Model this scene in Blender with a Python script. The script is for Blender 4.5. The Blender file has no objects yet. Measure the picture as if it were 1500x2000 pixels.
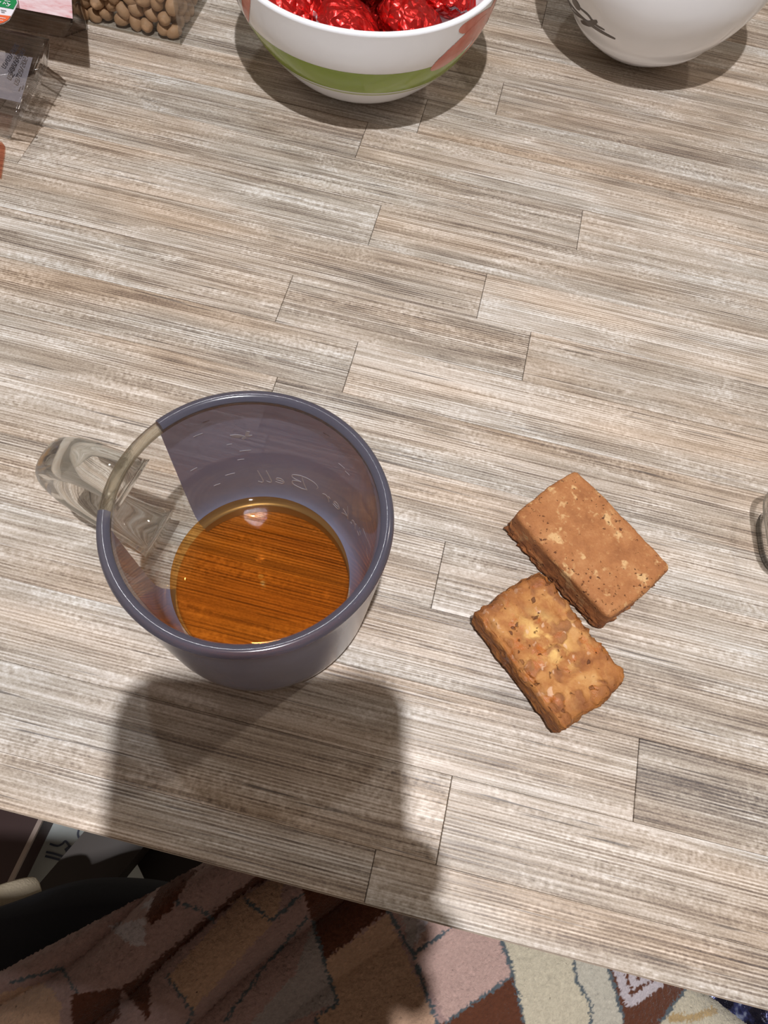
import bpy, bmesh, math, random
from mathutils import Vector, Matrix, noise
random.seed(7)
SC = bpy.context.scene
COL = SC.collection
H = 0.27                       # height of the camera above the table top (m)
FPX = 1450.0                   # focal length in pixels of the 1500 x 2000 frame

# ------------------------------------------------------------------ camera
ROT = Matrix(((0.9707094, -0.23823097, 0.0311329),
              (0.22772405, 0.87101153, -0.43529378),
              (0.07658334, 0.42963347, 0.89975001)))
cam_d = bpy.data.cameras.new('camera')
cam = bpy.data.objects.new('camera', cam_d)
COL.objects.link(cam)
cam.matrix_world = Matrix.Translation((0, 0, H)) @ ROT.to_4x4()
cam_d.sensor_fit = 'VERTICAL'
cam_d.sensor_height = 36.0
cam_d.lens = 36.0 * FPX / 2000.0
cam_d.clip_start = 0.001
cam_d.clip_end = 50
SC.camera = cam

# ------------------------------------------------------------------ world, lamps, exposure
world = bpy.data.worlds.new('room_light')
SC.world = world
world.use_nodes = True
bg = world.node_tree.nodes['Background']
bg.inputs[0].default_value = (1.0, 0.82, 0.66, 1)
bg.inputs[1].default_value = 0.20


def lamp(name, loc, watts, radius, col):
    l = bpy.data.lights.new(name, 'POINT')
    l.energy = watts
    l.shadow_soft_size = radius
    l.color = col
    o = bpy.data.objects.new(name, l)
    o.location = loc
    COL.objects.link(o)
    return o


lamp('ceiling_lamp_near', (0.020, -0.129, 1.17), 57.0, 0.011, (0.975, 0.975, 1.0))
lamp('ceiling_lamp_far', (-0.31, 0.614, 1.19), 6.0, 0.024, (0.95, 0.97, 1.0))
lamp('fill_lamp_side', (0.95, 1.05, 1.65), 20.0, 0.03, (1.0, 0.9, 0.8))  # added fill light, lifts the phone's shadow from the right
SC.view_settings.view_transform = 'Standard'
SC.view_settings.look = 'None'
SC.view_settings.gamma = 1.0
SC.view_settings.use_curve_mapping = False
SC.view_settings.exposure = 0.0
SC.cycles.transparent_max_bounces = 40
SC.cycles.max_bounces = 14
SC.cycles.transmission_bounces = 12
SC.cycles.sample_clamp_indirect = 4.0


# ------------------------------------------------------------------ helpers
def at(px, py, z=0.0):
    """point of the photograph (1500 x 2000) on the horizontal plane at height z"""
    d = ROT @ Vector(((px - 750) / FPX, -(py - 1000) / FPX, -1.0))
    t = (H - z) / -d.z
    return Vector((d.x * t, d.y * t, z))


def mesh_of(verts, faces, smooth=False):
    me = bpy.data.meshes.new('mesh')
    me.from_pydata([tuple(v) for v in verts], [], faces)
    me.update()
    if smooth:
        me.polygons.foreach_set('use_smooth', [True] * len(me.polygons))
    return me


def obj(name, me, mat=None, parent=None, loc=None):
    o = bpy.data.objects.new(name, me)
    COL.objects.link(o)
    if mat is not None and me is not None and not me.materials:
        me.materials.append(mat)
    if parent is not None:
        o.parent = parent
    if loc is not None:
        o.location = loc
    return o


def empty(name, loc=(0, 0, 0), rz=0.0):
    o = bpy.data.objects.new(name, None)
    o.empty_display_size = 0.01
    o.location = loc
    o.rotation_euler = (0, 0, rz)
    COL.objects.link(o)
    return o


def tag(o, label, cat=None, group=None, kind=None):
    if label:
        o['label'] = label
    if cat:
        o['category'] = cat
    if group:
        o['group'] = group
    if kind:
        o['kind'] = kind
    return o


def recalc(me):
    bm = bmesh.new()
    bm.from_mesh(me)
    bmesh.ops.recalc_face_normals(bm, faces=bm.faces)
    bm.to_mesh(me)
    bm.free()
    return me


def box_me(x0, x1, y0, y1, z0, z1, bev=0.0, seg=2):
    bm = bmesh.new()
    bmesh.ops.create_cube(bm, size=1.0)
    for v in bm.verts:
        v.co = Vector((x0 + (v.co.x + .5) * (x1 - x0), y0 + (v.co.y + .5) * (y1 - y0), z0 + (v.co.z + .5) * (z1 - z0)))
    if bev:
        bmesh.ops.bevel(bm, geom=list(bm.edges), offset=bev, segments=seg, affect='EDGES', profile=0.5)
    me = bpy.data.meshes.new('mesh')
    bm.to_mesh(me)
    bm.free()
    if bev:
        me.polygons.foreach_set('use_smooth', [True] * len(me.polygons))
    return me


def catmull(pts, n=8):
    out = []
    m = len(pts)
    for i in range(m - 1):
        p0 = Vector(pts[max(i - 1, 0)])
        p1 = Vector(pts[i])
        p2 = Vector(pts[i + 1])
        p3 = Vector(pts[min(i + 2, m - 1)])
        for k in range(n):
            t = k / n
            out.append(0.5 * ((2 * p1) + (p2 - p0) * t + (2 * p0 - 5 * p1 + 4 * p2 - p3) * t * t
                              + (3 * p1 - p0 - 3 * p2 + p3) * t ** 3))
    out.append(Vector(pts[-1]))
    return out


def lathe(profile, seg=96, a0=0.0, a1=2 * math.pi, closed=False):
    """profile: list of (r, z)"""
    full = abs(a1 - a0 - 2 * math.pi) < 1e-6
    n = seg if full else seg + 1
    vs, fs = [], []
    m = len(profile)
    for i in range(n):
        a = a0 + (a1 - a0) * i / seg
        for r, z in [(p[0], p[1]) for p in profile]:
            vs.append((r * math.cos(a), r * math.sin(a), z))
    for i in range(seg):
        j = (i + 1) % n
        for k in range(m if closed else m - 1):
            k2 = (k + 1) % m
            fs.append((i * m + k, j * m + k, j * m + k2, i * m + k2))
    return mesh_of(vs, fs, True)


def tube(path, radii, seg=16, up=Vector((0, 0, 1)), cap=True):
    """path of points, radii list of (a, b): a along side, b along normal"""
    vs, fs = [], []
    n = len(path)
    for i in range(n):
        t = (path[min(i + 1, n - 1)] - path[max(i - 1, 0)]).normalized()
        s = t.cross(up)
        if s.length < 1e-6:
            s = Vector((1, 0, 0))
        s.normalize()
        nn = s.cross(t).normalized()
        a, b = radii[i] if isinstance(radii, list) else radii
        for k in range(seg):
            w = 2 * math.pi * k / seg
            vs.append(path[i] + s * (a * math.cos(w)) + nn * (b * math.sin(w)))
    for i in range(n - 1):
        for k in range(seg):
            k2 = (k + 1) % seg
            fs.append((i * seg + k, i * seg + k2, (i + 1) * seg + k2, (i + 1) * seg + k))
    if cap:
        fs.append(tuple(reversed(range(seg))))
        fs.append(tuple((n - 1) * seg + k for k in range(seg)))
    return recalc(mesh_of(vs, fs, True))


def smoothstep(a, b, x):
    t = max(0.0, min(1.0, (x - a) / (b - a)))
    return t * t * (3 - 2 * t)


# ------------------------------------------------------------------ materials
class NT:
    def schlick(self, f0=0.04):
        """Fresnel reflectance of a thin sheet, the same from both sides"""
        g = self.n('NewGeometry')
        d = self.n('VectorMath', operation='DOT_PRODUCT')
        self.link(g.outputs['Incoming'], d.inputs[0])
        self.link(g.outputs['Normal'], d.inputs[1])
        c = self.math('SUBTRACT', 1.0, self.math('ABSOLUTE', d.outputs['Value']), True)
        return self.math('ADD', f0, self.math('MULTIPLY', self.math('POWER', c, 5.0), 1 - f0), True)

    def __init__(self, name):
        self.m = bpy.data.materials.new(name)
        self.m.use_nodes = True
        self.t = self.m.node_tree
        self.t.nodes.clear()
        self.out = self.t.nodes.new('ShaderNodeOutputMaterial')

    def n(self, typ, **kw):
        nd = self.t.nodes.new('ShaderNode' + typ)
        for k, v in kw.items():
            setattr(nd, k, v)
        return nd

    def link(self, a, b):
        self.t.links.new(a, b)

    def val(self, sock, v):
        if hasattr(v, 'is_linked') or hasattr(v, 'links'):
            self.link(v, sock)
        else:
            sock.default_value = v

    def math(self, op, a, b=None, clamp=False):
        nd = self.n('Math', operation=op)
        nd.use_clamp = clamp
        self.val(nd.inputs[0], a)
        if b is not None:
            self.val(nd.inputs[1], b)
        return nd.outputs[0]

    def mixc(self, f, a, b, blend='MIX'):
        nd = self.n('Mix', data_type='RGBA', blend_type=blend)
        self.val(nd.inputs[0], f)
        self.val(nd.inputs[6], a)
        self.val(nd.inputs[7], b)
        return nd.outputs[2]

    def ramp(self, f, stops):
        nd = self.n('ValToRGB')
        cr = nd.color_ramp
        while len(cr.elements) < len(stops):
            cr.elements.new(0.5)
        for e, (p, c) in zip(cr.elements, stops):
            e.position = p
            e.color = c if len(c) == 4 else (*c, 1)
        self.link(f, nd.inputs[0])
        return nd.outputs[0]

    def noise(self, vec, scale, detail=2.0, rough=0.5, dist=0.0):
        nd = self.n('TexNoise')
        self.link(vec, nd.inputs['Vector'])
        nd.inputs['Scale'].default_value = scale
        nd.inputs['Detail'].default_value = detail
        nd.inputs['Roughness'].default_value = rough
        nd.inputs['Distortion'].default_value = dist
        return nd.outputs[0]

    def voronoi(self, vec, scale, feature='F1', out=0, rnd=1.0):
        nd = self.n('TexVoronoi', feature=feature)
        self.link(vec, nd.inputs['Vector'])
        nd.inputs['Scale'].default_value = scale
        nd.inputs['Randomness'].default_value = rnd
        return nd.outputs[out]

    def mapv(self, vec, scale=(1, 1, 1), loc=None, rot=None):
        nd = self.n('Mapping')
        self.link(vec, nd.inputs[0])
        nd.inputs['Scale'].default_value = scale
        if rot is not None:
            nd.inputs['Rotation'].default_value = rot
        if loc is not None:
            self.val(nd.inputs['Location'], loc)
        return nd.outputs[0]

    def bump(self, hgt, strength, dist):
        nd = self.n('Bump')
        nd.inputs['Strength'].default_value = strength
        nd.inputs['Distance'].default_value = dist
        self.link(hgt, nd.inputs['Height'])
        return nd.outputs[0]

    def principled(self, col, rough=0.5, metal=0.0, normal=None, **kw):
        p = self.n('BsdfPrincipled')
        self.val(p.inputs['Base Color'], col)
        self.val(p.inputs['Roughness'], rough)
        p.inputs['Metallic'].default_value = metal
        if normal is not None:
            self.link(normal, p.inputs['Normal'])
        for k, v in kw.items():
            self.val(p.inputs[k.replace('_', ' ')], v)
        self.p = p
        return p.outputs[0]

    def done(self, sh):
        self.link(sh, self.out.inputs[0])
        return self.m


def c4(r, g, b):
    """sRGB 0-255 to linear rgba"""
    f = lambda x: (x / 255 / 12.92) if x <= 10 else ((x / 255 + 0.055) / 1.055) ** 2.4
    return (f(r), f(g), f(b), 1)


def plain(name, col, rough=0.5, metal=0.0, var=0.12, scale=60, bump=0.0, bscale=400, **kw):
    t = NT(name)
    geo = t.n('NewGeometry').outputs['Position']
    n = t.noise(geo, scale, 3)
    dark = tuple(c * (1 - var) for c in col[:3]) + (1,)
    lite = tuple(min(1, c * (1 + var)) for c in col[:3]) + (1,)
    c = t.mixc(n, dark, lite)
    nm = t.bump(t.noise(geo, bscale, 3), bump, 0.0005) if bump else None
    return t.done(t.principled(c, rough, metal, nm, **kw))


def wood_planks():
    t = NT('wood_planks')
    pos = t.n('NewGeometry').outputs['Position']
    oi = t.n('ObjectInfo')
    rnd = oi.outputs['Random']
    tone = t.n('SeparateColor')
    t.link(oi.outputs['Color'], tone.inputs[0])
    off = t.n('CombineXYZ')
    t.link(t.math('MULTIPLY', rnd, 31.7), off.inputs[0])
    t.link(t.math('MULTIPLY', rnd, 17.3), off.inputs[1])
    t.link(t.math('MULTIPLY', rnd, 53.1), off.inputs[2])
    add = t.n('VectorMath', operation='ADD')
    t.link(pos, add.inputs[0])
    t.link(off.outputs[0], add.inputs[1])
    v = add.outputs[0]
    big = t.noise(t.mapv(v, (4.5, 95, 1)), 1.0, 3, 0.5, 0.5)           # broad bands along the plank
    line = t.noise(t.mapv(v, (9, 520, 1)), 1.0, 1, 0.4, 0.25)          # drawn lines
    line2 = t.noise(t.mapv(v, (16, 1250, 1), (5, 3, 1)), 1.0, 1, 0.4, 0.15)
    patch = t.noise(t.mapv(v, (24, 110, 1), (1, 9, 1)), 1.0, 4, 0.6, 1.0)
    speck = t.noise(t.mapv(v, (1100, 1900, 1)), 1.0, 2, 0.6)
    cross = t.noise(t.mapv(v, (620, 560, 1)), 1.0, 1, 0.5)
    l1 = t.ramp(line, [(0.40, (0, 0, 0)), (0.60, (1, 1, 1))])
    l2 = t.ramp(line2, [(0.36, (0, 0, 0)), (0.62, (1, 1, 1))])
    a = t.math('MULTIPLY', t.math('SUBTRACT', big, 0.5), 0.60)
    b = t.math('MULTIPLY', t.math('SUBTRACT', l1, 0.5), 0.17)
    b2 = t.math('MULTIPLY', t.math('SUBTRACT', l2, 0.5), 0.26)
    c = t.math('MULTIPLY', t.math('SUBTRACT', patch, 0.5), 0.75)
    d = t.math('MULTIPLY', t.math('SUBTRACT', speck, 0.5), 0.55)
    # where the patch noise is high the saw marks cut the lines into short dashes
    e = t.math('MULTIPLY', t.math('MULTIPLY', t.math('SUBTRACT', cross, 0.5), 0.8),
               t.ramp(patch, [(0.46, (0, 0, 0)), (0.60, (1, 1, 1))]))
    f = t.math('MULTIPLY', t.math('SUBTRACT', tone.outputs[0], 0.5), 0.42)
    # evenly combed hairlines, stronger in some zones than in others
    wv = t.n('TexWave', wave_type='BANDS', bands_direction='Y', wave_profile='SIN')
    t.link(t.mapv(v, (1, 1, 1)), wv.inputs['Vector'])
    wv.inputs['Scale'].default_value = 275
    wv.inputs['Distortion'].default_value = 1.6
    wv.inputs['Detail'].default_value = 2
    wv.inputs['Detail Scale'].default_value = 0.12
    comb = t.math('MULTIPLY', t.math('SUBTRACT', t.ramp(wv.outputs['Fac'], [(0.25, (0, 0, 0)), (0.95, (1, 1, 1))]), 0.4),
                  t.ramp(t.noise(t.mapv(v, (9, 70, 1), (7, 2, 1)), 1.0, 3), [(0.36, (0.05, 0.05, 0.05)), (0.62, (0.40, 0.40, 0.40))]))
    comb = t.math('MULTIPLY', comb, t.ramp(t.noise(t.mapv(v, (70, 500, 1), (4, 4, 1)), 1.0, 2), [(0.3, (0.2, 0.2, 0.2)), (0.6, (1.1, 1.1, 1.1))]))
    s = t.math('ADD', t.math('ADD', t.math('ADD', a, b), t.math('ADD', c, d)), t.math('ADD', t.math('ADD', e, f), t.math('ADD', b2, comb)))
    s = t.math('ADD', s, 0.53)
    col = t.ramp(s, [(0.0, c4(84, 75, 72)), (0.25, c4(131, 119, 108)), (0.50, c4(171, 161, 148)),
                     (0.75, c4(200, 193, 185)), (1.0, c4(226, 223, 218))])
    tint = t.noise(t.mapv(v, (7, 40, 1), (3, 8, 1)), 1.0, 2)
    col = t.mixc(t.ramp(tint, [(0.38, (0, 0, 0)), (0.68, (0.75, 0.75, 0.75))]), col,
                 t.mixc(1.0, col, c4(255, 234, 214), 'MULTIPLY'))
    # a few thin near-black pores
    pore = t.noise(t.mapv(v, (22, 900, 1), (2, 6, 1)), 1.0, 2, 0.5)
    col = t.mixc(t.ramp(pore, [(0.28, (0.75, 0.75, 0.75)), (0.345, (0, 0, 0))]), col, c4(70, 60, 55))
    hgt = t.math('ADD', t.math('MULTIPLY', l1, 0.6), l2)
    nm = t.bump(hgt, 0.45, 0.00018)
    ro = t.math('ADD', 0.32, t.math('MULTIPLY', speck, 0.22))
    sh = t.principled(col, ro, 0.0, nm, Specular_IOR_Level=0.6)
    return t.done(sh)


def clear(name, tint, ior=1.45, rough=0.02, refl=1.0):
    """thin clear sheet: straight through, with a Fresnel sheen"""
    t = NT(name)
    tr = t.n('BsdfTransparent')
    tr.inputs[0].default_value = tint
    gl = t.n('BsdfGlossy')
    gl.inputs['Roughness'].default_value = rough
    mx = t.n('MixShader')
    t.link(t.math('MULTIPLY', t.schlick(((ior - 1) / (ior + 1)) ** 2), refl), mx.inputs[0])
    t.link(tr.outputs[0], mx.inputs[1])
    t.link(gl.outputs[0], mx.inputs[2])
    return t.done(mx.outputs[0])


def thick_glass(name, tint, share=0.65):
    """refracting glass blended with straight transmission so that it passes light"""
    t = NT(name)
    tr = t.n('BsdfTransparent')
    tr.inputs[0].default_value = tint
    gl = t.n('BsdfGlass')
    gl.inputs[0].default_value = tint
    gl.inputs['Roughness'].default_value = 0.0
    gl.inputs['IOR'].default_value = 1.5
    mx = t.n('MixShader')
    mx.inputs[0].default_value = share
    t.link(tr.outputs[0], mx.inputs[1])
    t.link(gl.outputs[0], mx.inputs[2])
    return t.done(mx.outputs[0])


def film(name, col, through, opaque, rough=0.25):
    """coloured translucent film: part diffuse, part see-through"""
    t = NT(name)
    pos = t.n('NewGeometry').outputs['Position']
    n = t.noise(pos, 45, 3, 0.6)
    cc = t.mixc(n, tuple(c * 0.82 for c in col[:3]) + (1,), tuple(c * 1.15 for c in col[:3]) + (1,))
    tr = t.n('BsdfTransparent')
    tr.inputs[0].default_value = through
    di = t.n('BsdfDiffuse')
    t.link(cc, di.inputs[0])
    tl = t.n('BsdfTranslucent')
    t.link(cc, tl.inputs[0])
    m0 = t.n('MixShader')
    m0.inputs[0].default_value = 0.35
    t.link(di.outputs[0], m0.inputs[1])
    t.link(tl.outputs[0], m0.inputs[2])
    m1 = t.n('MixShader')
    m1.inputs[0].default_value = opaque
    t.link(tr.outputs[0], m1.inputs[1])
    t.link(m0.outputs[0], m1.inputs[2])
    gl = t.n('BsdfGlossy')
    gl.inputs['Roughness'].default_value = rough
    m2 = t.n('MixShader')
    t.link(t.schlick(), m2.inputs[0])
    t.link(m1.outputs[0], m2.inputs[1])
    t.link(gl.outputs[0], m2.inputs[2])
    return t.done(m2.outputs[0])


M = {}
M['wood'] = wood_planks()
M['core'] = plain('table_core', c4(58, 47, 40), 0.8)
M['edge'] = plain('table_edge', c4(140, 124, 108), 0.6, var=0.2, scale=300)
M['glass'] = clear('mug_glass', (0.965, 0.97, 0.965, 1), 1.45, 0.02)
M['thick'] = thick_glass('handle_glass', (0.97, 0.975, 0.965, 1), 0.88)
M['rim'] = thick_glass('rim_glass', (0.86, 0.84, 0.78, 1), 0.6)
M['coat'] = film('mug_coat', c4(148, 152, 180), (0.62, 0.60, 0.68, 1), 0.88)
M['etch'] = plain('etched_print', c4(190, 186, 192), 0.5)
M['tea'] = clear('tea', (0.90, 0.648, 0.335, 1), 1.33, 0.012)
M['porcelain'] = plain('porcelain', c4(247, 249, 255), 0.10, var=0.02, Specular_IOR_Level=0.55)
M['green'] = plain('green_glaze', c4(142, 166, 52), 0.15, var=0.12, scale=40)
M['ink'] = plain('brown_ink', c4(78, 68, 60), 0.3)
M['shell'] = clear('box_plastic', (0.955, 0.955, 0.945, 1), 1.4, 0.05)


# ------------------------------------------------------------------ table
W = 0.1067 * H
V0 = 1.5276 * H
EDGE = -0.0265 * H
XL, XR, YB = -0.62, 0.72, 0.86
table = tag(empty('dining_table', (0, 0, 0)), 'wood-plank table top with pale weathered strips under the mug and biscuits', 'table')
seams = {0: [-0.0052], 1: [0.262], 2: [-0.0707], 3: [0.0506], 4: [-0.2285, -0.0498], 5: [0.0097], 6: [-0.0791, 0.0358],
         7: [-0.0402], 8: [-0.0693], 9: [0.30], 10: [0.0174], 11: [-0.265], 12: [0.101], 13: [0.0369], 14: [0.0164]}


TONES = {(3, 0): .40, (3, 1): .62, (4, 1): .60, (4, 2): .52, (5, 0): .50, (5, 1): .82, (6, 1): .42, (6, 2): .44, (7, 0): .36, (7, 1): .66, (8, 1): .40,
         (10, 0): .45, (10, 1): .62, (11, 1): .62, (12, 0): .62, (12, 1): .14, (13, 0): .55, (13, 1): .60, (14, 0): .48, (14, 1): .46, (0, 1): .42, (2, 0): .42, (2, 1): .6}


def plank(x0, x1, y0, y1, tone=0.5):
    hx, hy = (x1 - x0) / 2, (y1 - y0) / 2
    vs = []
    for dx, dy, z in ((0.00010, 0.00003, -0.003), (0.00010, 0.00003, -0.00022), (0.00030, 0.00010, 0.0)):
        for sx, sy in ((-1, -1), (1, -1), (1, 1), (-1, 1)):
            vs.append((sx * (hx - dx), sy * (hy - dy), z))
    fs = [(8, 9, 10, 11)]
    for a in (0, 4):
        for k in range(4):
            k2 = (k + 1) % 4
            fs.append((a + k, a + k2, a + 4 + k2, a + 4 + k))
    o = obj('plank', mesh_of(vs, fs), M['wood'], table, ((x0 + x1) / 2, (y0 + y1) / 2, 0))
    o.color = (tone, tone, tone, 1)


n = 14
rows = []
while V0 - n * W < YB:
    rows.append(n)
    n -= 1
for r in rows:
    y1 = min(V0 - r * W, YB)
    y0 = max(V0 - (r + 1) * W, EDGE)
    rr = random.Random(r * 13 + 5)
    cuts = sorted(seams.get(r, [rr.uniform(-0.15, 0.15)]))
    xs = list(cuts)
    while xs[-1] < XR:
        xs.append(xs[-1] + rr.uniform(0.29, 0.37) if len(cuts) == 1 else xs[-1] + 0.30)
    while xs[0] > XL:
        xs.insert(0, xs[0] - rr.uniform(0.29, 0.37))
    xs[0], xs[-1] = XL, XR
    for a, b in zip(xs, xs[1:]):
        if b - a > 0.004:
            k = sum(1 for c_ in cuts if c_ < (a + b) / 2)
            near_ = (k == 0 and abs(b - cuts[0]) < 1e-6) or (k > 0 and abs(a - cuts[k - 1]) < 1e-6)
            plank(a, b, y0, y1, TONES.get((r, k), rr.uniform(.38, .62)) if near_ else rr.uniform(.38, .62))
obj('table_core', box_me(XL, XR, EDGE + 0.0004, YB, -0.028, -0.0024), M['core'], table)
obj('edge_band', box_me(XL, XR, EDGE - 0.0004, EDGE + 0.0004, -0.028, -0.0004), M['edge'], table)
for lx, ly in ((XL + .05, EDGE + .07), (XR - .05, EDGE + .07), (XL + .05, YB - .05), (XR - .05, YB - .05)):
    obj('leg', box_me(lx - .025, lx + .025, ly - .025, ly + .025, -0.74, -0.028, 0.003), M['core'], table)

# ------------------------------------------------------------------ glass mug
MC = Vector((-0.171 * H, 0.321 * H, 0.0))
mug = tag(empty('glass_mug', MC), 'clear glass mug with a blue-grey translucent coating, holding some tea', 'mug')
RIM, RB, HM = 0.1617 * H, 0.1444 * H, 0.255 * H
LZ = 0.053 * H


def r_out(z):
    return RB + (RIM - RB) * (z / HM) ** 0.9


A0, A1 = math.radians(194.5), math.radians(148.5 + 360)
outer = [(0.001, 0.0012), (RB * 0.62, 0.0012), (RB * 0.86, 0.0), (RB * 0.95, 0.0006), (RB, 0.004)]
outer += [(r_out(z), z) for z in [HM * k / 14 for k in range(2, 14)]] + [(RIM, HM - 0.0022)]
lip = [(RIM - 0.0004, HM - 0.0008), (RIM - 0.0014, HM), (RIM - 0.0027, HM - 0.0002), (RIM - 0.0036, HM - 0.0012)]
innr = [(0.1480 * H, 0.225 * H), (0.1425 * H, 0.18 * H), (0.135 * H, 0.13 * H), (0.1268 * H, 0.085 * H), (0.1197 * H, 0.053 * H),
        (0.112 * H, 0.038 * H), (0.095 * H, 0.030 * H), (0.06 * H, 0.0275 * H), (0.001, 0.0270 * H)]
inner = [(p.x, p.y) for p in catmull([(a, b, 0) for a, b in [lip[-1]] + innr], 4)]
obj('glass_body', lathe(outer, 96), M['glass'], mug)
ob = obj('inner_wall', lathe(inner, 96), M['glass'], mug)
obj('rim', lathe([(RIM, HM - 0.0024), (RIM, HM - 0.0015)] + lip + [(RIM - 0.0038, HM - 0.0030), (RIM - 0.0018, HM - 0.0036)], 96, closed=True), M['rim'], mug)
coat = [(RB + 0.00025, 0.0042)] + [(r_out(z) + 0.00025, z) for z in [HM * k / 14 for k in range(2, 14)]]
coat = [(0.121 * H, 0.0003), (RB * 0.90, 0.0003), (RB * 0.965, 0.0010)] + coat + [(RIM + 0.00025, HM - 0.0022)]  # inner ring under the base added in place of the wall's refraction
crim = [(RIM + 0.00025, HM - 0.0022), (RIM - 0.0003, HM - 0.0003), (RIM - 0.0014, HM + 0.00025), (RIM - 0.0028, HM + 0.0001), (RIM - 0.0039, HM - 0.0012)]
M['coat_rim'] = film('mug_coat_rim', c4(112, 112, 130), (0.55, 0.53, 0.56, 1), 0.55, 0.15)
obj('coated_rim', lathe(crim, 110, A0, A1), M['coat_rim'], mug)
o = obj('coating', lathe(coat, 110, A0, A1), M['coat'], mug)
o['label'] = 'blue-grey translucent coating'

# handle
ha = math.radians(171.5)
hd = Vector((math.cos(ha), math.sin(ha), 0))
hp = catmull([(0.1555 * H, 0.195 * H, 0), (0.185 * H, 0.206 * H, 0), (0.225 * H, 0.204 * H, 0), (0.262 * H, 0.183 * H, 0), (0.274 * H, 0.150 * H, 0),
              (0.262 * H, 0.112 * H, 0), (0.225 * H, 0.082 * H, 0), (0.185 * H, 0.066 * H, 0), (0.1505 * H, 0.058 * H, 0)], 6)
path = [hd * p.x + Vector((0, 0, p.y)) for p in hp]
nn = len(path)
rad = []
for i in range(nn):
    s = abs(i / (nn - 1) - 0.5) * 2
    rad.append((0.0078 + 0.0024 * s ** 6, 0.0046 + 0.0020 * s ** 6))
side = Vector((-hd.y, hd.x, 0))


def handle_mesh():
    vs, fs, seg = [], [], 20
    for i in range(nn):
        t = (path[min(i + 1, nn - 1)] - path[max(i - 1, 0)]).normalized()
        nrm = side.cross(t).normalized()
        a, b = rad[i]
        for k in range(seg):
            w = 2 * math.pi * k / seg
            cw, sw = math.cos(w), math.sin(w)
            vs.append(path[i] + side * (a * math.copysign(abs(cw) ** 0.8, cw)) + nrm * (b * math.copysign(abs(sw) ** 0.8, sw)))
    for i in range(nn - 1):
        for k in range(seg):
            k2 = (k + 1) % seg
            fs.append((i * seg + k, i * seg + k2, (i + 1) * seg + k2, (i + 1) * seg + k))
    fs.append(tuple(range(seg)))
    fs.append(tuple((nn - 1) * seg + k for k in range(seg)))
    return recalc(mesh_of(vs, fs, True))


o = obj('handle', handle_mesh(), M['thick'], mug)
o['label'] = 'thick clear glass handle'

# lettering and small marks in the coating
GL = {
    'T': ([[(-.02, .80), (.06, .97), (.3, .97), (.55, .9), (.8, 1.0)], [(.42, .95), (.40, .5), (.32, .12), (.16, 0), (.02, .12)]], .70),
    'i': ([[(0, .28), (.08, .42), (.07, .1), (.14, 0), (.24, .12)], [(.1, .6), (.11, .64)]], .26),
    'n': ([[(0, .40), (.05, .4), (.04, 0)], [(.04, .22), (.16, .42), (.25, .34), (.24, .06), (.34, .05)]], .36),
    'k': ([[(.04, 1.0), (.02, .5), (.02, 0)], [(.27, .44), (.05, .2), (.18, .14), (.34, 0)]], .36),
    'e': ([[(.02, .18), (.24, .26), (.2, .42), (.07, .38), (0, .16), (.1, 0), (.30, .1)]], .32),
    'r': ([[(0, .36), (.07, .42), (.06, 0)], [(.06, .2), (.17, .42), (.32, .38)]], .34),
    ' ': ([], .30),
    'B': ([[(-.28, .52), (-.34, .70), (-.2, .95), (.2, 1.06), (.55, .95), (.56, .7), (.3, .54)], [(.3, .54), (.6, .45), (.62, .15), (.36, -.02), (.12, .04)],
           [(.22, .96), (.20, .5), (.14, 0)]], .74),
    'l': ([[(.08, 1.0), (.05, .6), (.03, .12), (.1, 0), (.2, .1)]], .22),
}


def ribbon_mesh(strokes, width, wrap, thick=0.00035):
    """strokes: lists of 2-D points (metres along, up); wrap maps (s, z, lift) to 3-D"""
    vs, fs = [], []
    for st in strokes:
        pts = catmull([(a, b, 0) for a, b in st], 5)
        base = len(vs)
        for i, p in enumerate(pts):
            t = (pts[min(i + 1, len(pts) - 1)] - pts[max(i - 1, 0)])
            t = t.normalized() if t.length > 0 else Vector((1, 0, 0))
            q = Vector((-t.y, t.x, 0)) * (width / 2 * (0.55 + 0.45 * math.sin(math.pi * i / (len(pts) - 1))))
            for s, l in ((1, 0.0), (-1, 0.0), (-1, thick), (1, thick)):
                vs.append(wrap(p.x + s * q.x, p.y + s * q.y, l))
        for i in range(len(pts) - 1):
            for k in range(4):
                k2 = (k + 1) % 4
                fs.append((base + i * 4 + k, base + i * 4 + k2, base + i * 4 + 4 + k2, base + i * 4 + 4 + k))
        fs.append((base, base + 1, base + 2, base + 3))
        e = base + (len(pts) - 1) * 4
        fs.append((e + 3, e + 2, e + 1, e))
    return recalc(mesh_of(vs, fs))


def mug_wrap(th0):
    def f(s, z, l):
        r = r_out(max(z, 0.003)) + 0.00008 + l
        a = th0 + s / (0.148 * H)
        return Vector((r * math.cos(a), r * math.sin(a), z))
    return f


size = 0.0083
strokes, cur = [], 0.0
for ch in 'Tinker Bell':
    sts, adv = GL[ch]
    for st in sts:
        strokes.append([((cur + a + b * 0.10) * size * 1.35, 0.0425 * H + b * size) for a, b in st])
    cur += adv * 1.28
total = cur * size * 1.35
o = obj('lettering', ribbon_mesh(strokes, 0.00042, mug_wrap(math.radians(110) - total / (0.148 * H))), M['etch'], mug)
o['label'] = 'pale script lettering etched in the coating'


def blob_mesh(polys, wrap, thick=0.00035):
    vs, fs = [], []
    for poly in polys:
        b = len(vs)
        m = len(poly)
        for l in (0.0, thick):
            for x, y in poly:
                vs.append(wrap(x, y, l))
        fs.append(tuple(b + k for k in range(m)))
        fs.append(tuple(b + m + k for k in reversed(range(m))))
        for k in range(m):
            k2 = (k + 1) % m
            fs.append((b + k, b + k2, b + m + k2, b + m + k))
    return recalc(mesh_of(vs, fs))


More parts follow.
